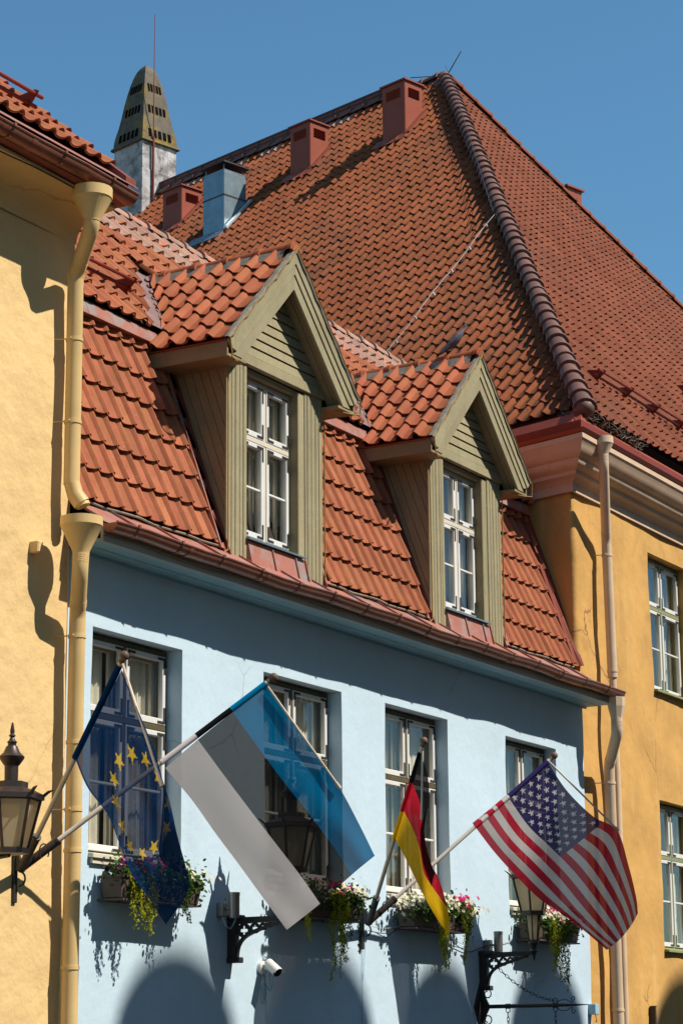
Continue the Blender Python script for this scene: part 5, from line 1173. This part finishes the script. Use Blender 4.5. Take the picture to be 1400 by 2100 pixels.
# wrought-iron sign arm with chains
SX = on(985, 2065, 1, 0).x; SZ = 2.235
t = thing('sign_bracket', 'black wrought-iron sign arm with diamond plate, scrolls and chains on the blue wall', 'sign bracket', (SX, 0, SZ))
m = MB(); m.prism([(SX, .004, SZ+.28), (SX+.16, .004, SZ), (SX, .004, SZ-.28), (SX-.16, .004, SZ)], (0, -.02, 0)); m.prism([(SX-.012, -.016, SZ+.17), (SX-.012, -.10, SZ+.02), (SX-.012, -.10, SZ-.02), (SX-.012, -.016, SZ-.17)], (.024, 0, 0)); m.build('diamond_plate', 'iron', t)
m = MB(); m.box(SX-.02, SX+.02, -.36, -.02, SZ-.02, SZ+.02); m.tube([(SX, -.36, SZ), (SX, -.98, SZ), (SX, -1.23, SZ)], [.022, .016, .003], 8); m.build('arm', 'iron', t)
def scroll(y, z, r, sg, turns=1.25):
    return [(SX, y+math.cos(math.pi*2*turns*k/24)*r*(1-.5*k/24), z+sg*math.sin(math.pi*2*turns*k/24)*r*(1-.5*k/24)) for k in range(25)]
for sg in (1, -1):
    m = MB(); m.tube(scroll(-.08, SZ+sg*.13, .055, sg), .007, 6); m.build('scroll', 'iron', t, True)
    m = MB(); m.tube([(SX, -.86, SZ+sg*.02), (SX, -.91, SZ+sg*.05), (SX, -.98, SZ+sg*.055), (SX, -1.03, SZ+sg*.025)]+[(SX, -1.06+math.cos(a)*.028*(1-.06*i), SZ+sg*(.06+math.sin(a)*.035*(1-.06*i))) for i, a in enumerate([-1.3+.55*j for j in range(13)])], .005, 6); m.build('scroll', 'iron', t, True)
def chain(P, Q, sag, link_l=.055, flat=False):
    P, Q = Vector(P), Vector(Q); n = max(2, int((Q-P).length/(link_l*.72))); m = MB(); pos = lambda k: P.lerp(Q, k)-Vector((0, 0, sag*4*k*(1-k)))
    for i in range(n):
        a, b = pos(i/n), pos((i+1)/n); d = (b-a).normalized(); s = d.cross(Vector((1, 0, 0))).normalized() if i % 2 else Vector((1, 0, 0)); s = (s-d*s.dot(d)).normalized(); c = (a+b)/2
        pts = [c+d*(math.cos(q)*link_l*.5)+s*(math.sin(q)*link_l*.24) for q in [2*math.pi*k/10 for k in range(11)]]
        m.tube(pts, .0035, 5, False)
    return m
zl = on(1075, 1957, 0, SX).z
o = chain((SX, -.19, zl-.11), (SX, -.855, SZ+.045), .07).build('chain', 'iron', t, True); o['kind'] = 'stuff'
for y_ in (-.315, -.855):
    m = MB(); m.tube([(SX, y_+.024*math.cos(a), SZ-.04+.024*math.sin(a)) for a in [2*math.pi*k/12 for k in range(13)]], .005, 6, False); m.tube([(SX, y_-.026, SZ), (SX, y_+.026, SZ)], .027, 8); m.build('ring', 'iron', t, True)
    o = chain((SX, y_, SZ-.07), (SX, y_, SZ-.62), 0).build('chain', 'iron', t, True); o['kind'] = 'stuff'
m = MB(); m.tube([(SX, -.855+.026*math.cos(a), SZ+.045+.026*math.sin(a)) for a in [2*math.pi*k/12 for k in range(13)]], .005, 6, False); m.build('ring', 'iron', t, True)
m = MB(); m.hexa([(SX-.02, -1.0, SZ-1.15), (SX+.02, -1.0, SZ-1.15), (SX+.02, -.18, SZ-1.15), (SX-.02, -.18, SZ-1.15), (SX-.02, -1.0, SZ-.62), (SX+.02, -1.0, SZ-.62), (SX+.02, -.18, SZ-.62), (SX-.02, -.18, SZ-.62)]); m.build('sign_board', 'iron', t)
# cables
def wire(name, pts, mat, r, label):
    P = [on(u_, v_, 1, -y_) for u_, v_, y_ in pts]; P = [tuple(q) for q in P]; n = 10*(len(P)-1); m = MB(); m.tube([cr1(P, k/n) for k in range(n+1)], r, 5); return tag(m.build(name, mat, None, True), label, 'cable')
wire('cable', [(762, 1900, .03), (785, 1904, .03), (815, 1900, .05), (850, 1885, .15)], 'wirewhite', .003, 'thin pale cable from the flag bracket to the flower box of white blooms')
wire('cable', [(770, 1912, .02), (780, 1918, .015), (792, 1922, .02), (800, 1915, .02), (830, 1895, .1)], 'wireblack', .0045, 'short black cable sagging below the flag bracket on the blue wall')
wire('cable', [(922, 1923, .06), (935, 1938, .03), (960, 1952, .015), (985, 1944, .03), (1000, 1938, .1)], 'wireblack', .0045, 'black cable sagging towards the pierced bracket with the chain')
wire('cable', [(922, 1920, .06), (945, 1935, .03), (985, 1943, .02), (1020, 1937, .02), (1060, 1925, .03), (1080, 1910, .1)], 'wirewhite', .003, 'thin white cable running behind the lantern half hidden by the striped flag')
wire('cable', [(743, 1905, .01), (742, 1960, .01), (743, 2000, .01), (742, 2110, .01)], 'wireblue', .003, 'thin blue cable hanging straight down from the flag bracket')
wire('cable', [(750, 1905, .01), (747, 1970, .01), (744, 2010, .01)], 'wireblue', .0025, 'short thin blue cable joining the straight one below the flag bracket')
c = on(1222, 2072, 1, -.02); t = thing('junction_box', 'small blue box with a padlock at the corner of the blue wall', 'box', (c.x, 0, c.z-.06))
XJ = min(c.x, XR-.05)
m = MB(); m.box(XJ-.05, XJ+.05, -.09, .004, c.z-.05, c.z+.07); bevel(m.build('housing', 'junction', t), .006)
m = MB(); m.tube([(XJ, -.06, c.z-.05), (XJ+.012, -.07, c.z-.10), (XJ+.02, -.07, c.z-.14), (XJ+.0, -.06, c.z-.12)], .006, 6); m.build('lock_loop', 'steel', t, True)
p = on(1336, 2080, 1, .02); t = thing('iron_post', 'thin black iron bar standing up against the ochre wall', 'bar', (p.x, 0, p.z-.5))
m = MB(); m.box(p.x-.02, p.x+.02, -.03, .055, p.z-.6, p.z+.09); m.build('bar', 'iron', t); m = MB(); m.box(p.x-.03, p.x+.03, -.035, .03, p.z+.09, p.z+.1); m.build('bar_cap', 'iron', t)

# ================================================================== PIGEON
pf = on(935, 714, 0, DC[1]); y0 = pf.y; z0 = RIDGE+.075
t = thing('pigeon', 'grey pigeon perched on the ridge of the dormer nearer the ochre house', 'pigeon', (DC[1], y0, z0))
sec = [(-.15, -.01, .008, .012), (-.12, .015, .018, .016), (-.08, .05, .034, .032), (-.045, .085, .05, .048), (-.005, .12, .058, .056), (.03, .155, .054, .05), (.055, .19, .04, .038), (.066, .22, .028, .028), (.07, .245, .027, .026), (.08, .262, .024, .02), (.092, .27, .012, .010)]
m = MB(); rows = []
dirb = Vector((.7, -1, 0)).normalized(); sdb = Vector((1, .7, 0)).normalized()
for (f_, h_, wx, wz) in sec: f_, h_, wx, wz = f_*1.25, h_*1.2, wx*1.35, wz*1.3; rows.append([Vector((DC[1], y0, z0))+dirb*f_+Vector((0, 0, h_))+sdb*(wx*math.cos(a))+Vector((0, 0, wz*math.sin(a))) for a in [2*math.pi*k/12 for k in range(12)]])
m.quadstrip(rows, True); m.build('body', 'pigeon', t, True)
hd = Vector((DC[1], y0, z0))+dirb*.118+Vector((0, 0, .31)); m = MB(); m.tube([hd, hd+dirb*.03-Vector((0, 0, .006))], [.007, .002], 6); m.build('beak', 'beak', t)
for sg in (-1, 1):
    m = MB(); b = Vector((DC[1], y0, z0))+sdb*(.02*sg)+dirb*.02; m.tube([b+Vector((0, 0, .06)), b+Vector((0, 0, .005)), b+dirb*.03+Vector((0, 0, .004))], .005, 5); m.build('leg', 'beak', t)
    m = MB(); rows = [[Vector((DC[1], y0, z0))+dirb*f_*1.25+Vector((0, 0, h_*1.2+dz_*1.2))+sdb*(sg*w_*1.2) for dz_, w_ in ((.03, .04*k_), (.005, .057*k_), (-.025, .05*k_))] for f_, h_, k_ in ((.03, .155, .9), (-.01, .115, 1.05), (-.06, .065, .85), (-.14, .0, .3))]; m.quadstrip(rows); m.build('wing', 'pigeon', t, True)
